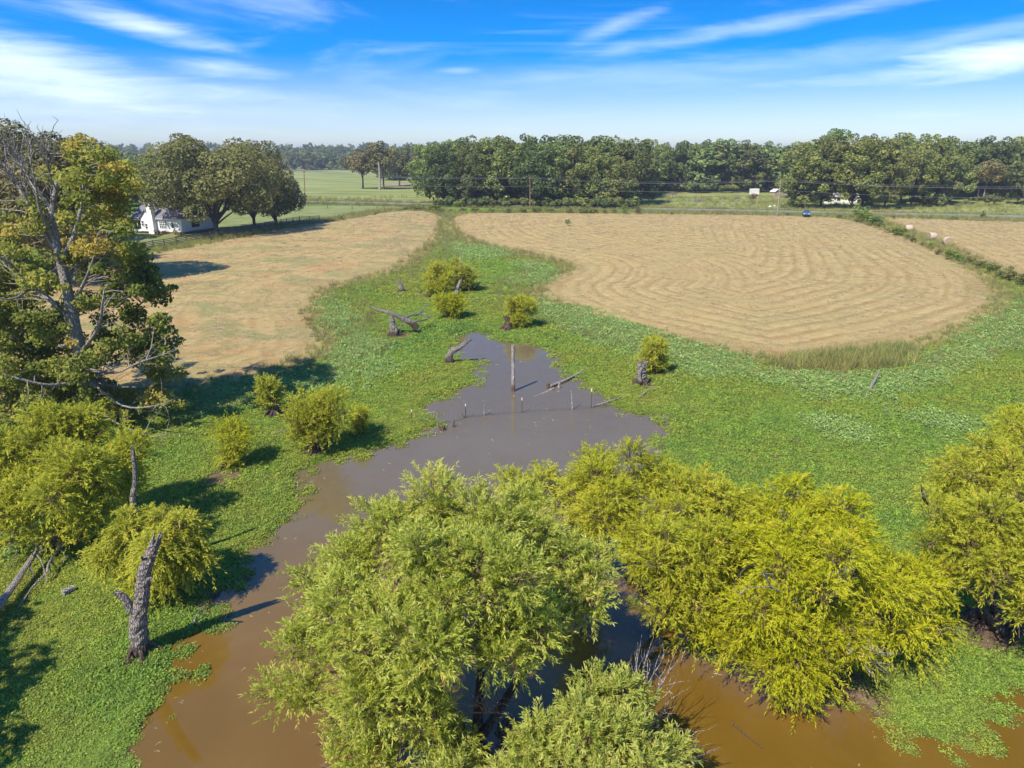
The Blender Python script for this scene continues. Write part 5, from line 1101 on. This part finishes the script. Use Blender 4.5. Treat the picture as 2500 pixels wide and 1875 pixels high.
# ------------------------------------------------------------------ the blue car
def car(px, by, rz, label, col, m_name):
    b = ground(px, by); b[2] = .35; root = tag(empty('car', b, rz), label, 'car'); p, t = mat(m_name)
    out(t, t.n('ShaderNodeBsdfPrincipled', ins={'Base Color': (*col, 1), 'Roughness': .35, 'Metallic': .3, 'Coat Weight': .6}).outputs[0])
    gl = simple('car glass', (.05, .07, .08), .08); bl = simple('black trim', (.02, .02, .02), .6); lt = simple('lamp glass', (.8, .8, .78), .2); rub = simple('tyre rubber', (.02, .02, .02), .8); rim = simple('alloy', (.5, .5, .5), .35, .8)
    # side outline swept across the width, front towards -y
    prof = [(-2.05, .35), (-2.15, .6), (-2.05, .88), (-1.15, 1.05), (1.75, 1.08), (2.05, .95), (2.1, .6), (2.0, .35)]; W_ = .9
    def sweep(pf, ws): 
        mb = MB(); n = len(pf)
        for x, k in ws: mb.v += [(x, y * k, z) for y, z in pf]
        for i in range(len(ws) - 1): mb.f += [(i * n + a, i * n + (a + 1) % n, (i + 1) * n + (a + 1) % n, (i + 1) * n + a) for a in range(n)]
        mb.f += [tuple(range(n)), tuple((len(ws) - 1) * n + a for a in range(n - 1, -1, -1))]; return mb
    sweep(prof, [(-W_, .93), (-W_ * .9, 1), (W_ * .9, 1), (W_, .93)]).build('body', p, root)
    mb = MB(); lo = [(-.84, -1.2), (.84, -1.2), (.84, 1.85), (-.84, 1.85)]; hi = [(-.62, -.35), (.62, -.35), (.62, 1.3), (-.62, 1.3)]
    mb.v = [(x, y, 1.03) for x, y in lo] + [(x, y, 1.52) for x, y in hi]; mb.f = [(0, 1, 5, 4), (1, 2, 6, 5), (2, 3, 7, 6), (3, 0, 4, 7)]; mb.build('windows', gl, root)
    MB().box(-.64, .64, -.38, 1.33, 1.50, 1.56).build('roof', p, root)
    for sx in (-1, 1):
        h = MB().box(sx * .66 - .17, sx * .66 + .17, -2.13, -1.98, .66, .82).build('headlight', lt, root)
        MB().box(sx * .98 - .09, sx * .98 + .09, -.95, -.8, 1.02, 1.15).build('mirror', p, root)
        for y in (-1.32, 1.3):
            w = MB().tube([(sx * .93 - .11, y, .32), (sx * .93 + .01, y, .32)], .33, 16).build('wheel', rub, root); MB().tube([(sx * .93 + .0, y, .32), (sx * .93 + .02 * sx, y, .32)], .2, 12).build('rim', rim, w)
    MB().box(-.5, .5, -2.17, -2.1, .45, .62).build('grille', bl, root)
    return root
car(1968, 530, -.36, 'small blue hatchback on the road seen end-on', (.02, .10, .26), 'blue car paint')
# ------------------------------------------------------------------ right pasture
def pasture():
    tin = simple('pale tin', (.62, .60, .56), .5, .3); whs = simple('chalky white', (.75, .74, .70), .7); rust = simple('rusty brown', (.16, .08, .06), .9); rr = simple('faded red roof', (.45, .16, .17), .7); wd = simple('grey boards', (.35, .28, .22), .9); gl = simple('dim glass', (.03, .04, .05), .1); rub = simple('old tyre', (.02, .02, .02), .9)
    b = ground(1838, 478); s = tag(empty('trailer', b, .1), 'white box trailer at the back of the right pasture', 'trailer'); sc = 1
    MB().box(-1.2, 2.2, -1, 1.2, .6, 2.9).build('box', whs, s); [MB().tube([(x, -1.1, .4), (x, -.9, .4)], .4, 12).build('wheel', rub, s) for x in (-.2, 1.2)]
    b = ground(1826, 468); s = tag(empty('open_shed', b, .15), 'open lean-to shed with pale tin roof behind the trailer', 'shed')
    MB().prism([(-4, -2, 2.6), (4.2, -2, 4.4), (4.2, 3, 4.4), (-4, 3, 2.6)], (0, 0, .12)).build('roof', tin, s); [MB().box(x, x + .18, -1.9, -1.72, 0, 2.9 + (x + 4) * .2).build('post', wd, s) for x in (-3.8, 0, 3.8)]; MB().box(-3.8, 4, 2.7, 2.8, 0, 2.7).build('back_wall', wd, s)
    b = ground(1893, 479); s = tag(empty('garden_shed', b, .3), 'small wooden shed with white gable roof left of the grove', 'shed')
    MB().box(-1.5, 1.5, -1.5, 1.5, 0, 1.9).build('wall', wd, s); MB().prism([(-1.8, -1.8, 1.8), (0, -1.8, 2.9), (0, 1.8, 2.9), (-1.8, 1.8, 1.8)], (0, 0, .1)).prism([(0, -1.8, 2.9), (1.8, -1.8, 1.8), (1.8, 1.8, 1.8), (0, 1.8, 2.9)], (0, 0, .1)).build('roof', whs, s)
    b = ground(1925, 476); s = tag(empty('low_barn', b, .1), 'low building with faded red roof at the left of the grove', 'barn')
    MB().box(-5, 4, -2, 2, 0, 2).build('wall', wd, s); MB().prism([(-5.3, -2.4, 1.9), (4.3, -2.4, 1.9), (4.3, 0, 3.3), (-5.3, 0, 3.3)], (0, 0, .1)).prism([(-5.3, 0, 3.3), (4.3, 0, 3.3), (4.3, 2.4, 1.9), (-5.3, 2.4, 1.9)], (0, 0, .1)).build('roof', rr, s)
    b = ground(2035, 497); s = tag(empty('shaded_house', b, -.1), 'pale building glimpsed under the trees behind the blue car', 'house')
    MB().box(-4, 8, 0, 7, 0, 2.4).build('wall', whs, s); MB().prism([(-4.5, -.5, 2.4), (8.5, -.5, 2.4), (8.5, 3.5, 3.9), (-4.5, 3.5, 3.9)], (0, 0, .12)).prism([(-4.5, 3.5, 3.9), (8.5, 3.5, 3.9), (8.5, 7.5, 2.4), (-4.5, 7.5, 2.4)], (0, 0, .12)).build('roof', tin, s)
    [MB().box(x, x + 1.2, -.04, .02, 1, 2.1).build('window', gl, s) for x in (-2.5, 1, 5)]
    # root plate of an overturned tree, brush piles, rubble
    b = ground(1838, 489); s = tag(empty('root_plate', b), 'upturned brown root ball in the right pasture', 'roots'); mb = MB()
    for i in range(46): a = RS.random() * 3.14; L = 1.4 + 1.3 * RS.random(); mb.tube(wob([0, 0, .6], [math.cos(a) * L * .8, RS.normal(0, .4), .4 + math.sin(a) * L], 5, .3, RS), np.linspace(.16, .03, 5), 5)
    mb.build('roots', rust, s)
    for i, (px, py, w, h) in enumerate([(1705, 492, 2.6, 1.4), (1800, 486, 1.7, .7), (1560, 470, 3.5, 1.6), (1600, 472, 3.5, 1.5), (1640, 476, 2.6, 1.2)]):
        b = ground(px, py); s = tag(empty('brush_pile', b), ['round grey brush pile in the middle of the right pasture', 'small grey brush pile left of the upturned root ball', 'long grey brush heap, left end at the back of the pasture', 'grey brush heap at the back of the pasture, middle', 'grey brush heap at the back of the pasture, right end'][i], 'brush pile'); mb = MB()
        for j in range(110): a = RS.random() * 6.28; q = w * math.sqrt(RS.random()) * .8; z = h * (1 - (q / w) ** 2); c = np.array([math.cos(a) * q, math.sin(a) * q * .6, z * RS.random()]); d = unit(RS.normal(0, 1, 3) * [1, 1, .5]) * (.4 + .7 * RS.random()); mb.tube(wob(c - d, c + d, 4, .2, RS), [.05, .04, .03, .01], 4)
        tag(mb.build('branches', M['twig'], s), kind='stuff')
    for i, (px, py) in enumerate([(1785, 497), (1770, 498), (1889, 503), (1880, 505)]):
        b = ground(px, py); mb = MB()
        for j in range(9): a = RS.random() * 6.28; q = RS.random() * (1.5 if i < 2 else .4); p = np.array([math.cos(a) * q, math.sin(a) * q, 0]); k = .12 + .14 * RS.random(); mb.tube([p, p + [0, 0, k], p + [.05, 0, k * 1.5]], [k * 1.4, k * 1.2, k * .4], 6, .3, RS)
        o_ = mb.build('stone_heap', whs if i > 1 else tin, None); o_.location = tuple(b); tag(o_, ['pale rubble heap in the right pasture', 'pale rubble heap left of the larger one in the pasture', 'tiny white stone pile by the grey utility pole', 'tiny white stone pile left of the other by the grey pole'][i], 'stones')
    V = []; 
pasture()
# strip of bare earth at the far field edge and the pale track between the pasture trees
def patch(name, pts, m, z=.02):
    p = [ground(*q) for q in pts]; return tag(mesh(name, [tuple(q + [0, 0, z]) for q in p], [tuple(range(len(p)))], m), kind='structure')
earth = simple('bare far earth', (.34, .22, .16), .95, var=.2, scale=.2)
patch('bare_ground', [(640, 414), (700, 411), (860, 410), (860, 414), (700, 417), (640, 418)], earth, .3)
patch('farm_track', [(940, 452), (1060, 447), (1080, 452), (1060, 454), (940, 455)], earth, .3)
# white dead trunk in the pasture
b = ground(927, 464); Yb = b[1]; snag('dead_trunk', 'tall white dead trunk between the pasture trees', [b, g(927, 440), g(926, 415), g(924, 396)], .55, .28, m='silver', base=1.1, sp=(3, .8), n=8, jag=.1)
b = ground(1035, 458); 
# trees standing left of and behind the camera whose shade falls on the lower left bank
oak = tree_proto('oak_tree', 301, 15, 7.0, 4, 'oak', n=5200, size=.26, nl=44, rl=(.12, .24)); oak.location = (-26.6, 9.5, 0); tag(oak, 'oak outside the left border shading the lower left bank', 'tree')
# ------------------------------------------------------------------ haze
def haze(dens):
    m, t = mat('thin haze'); v = t.n('ShaderNodeVolumePrincipled', ins={'Color': (.86, .92, 1, 1), 'Density': dens, 'Anisotropy': .2}); t.link(v.outputs[0], t.n('ShaderNodeOutputMaterial').inputs[1])
    tag(MB().box(-12800, 12800, -98, 5330, -2.2, 62).build('haze', m), kind='stuff')
haze(.00022)
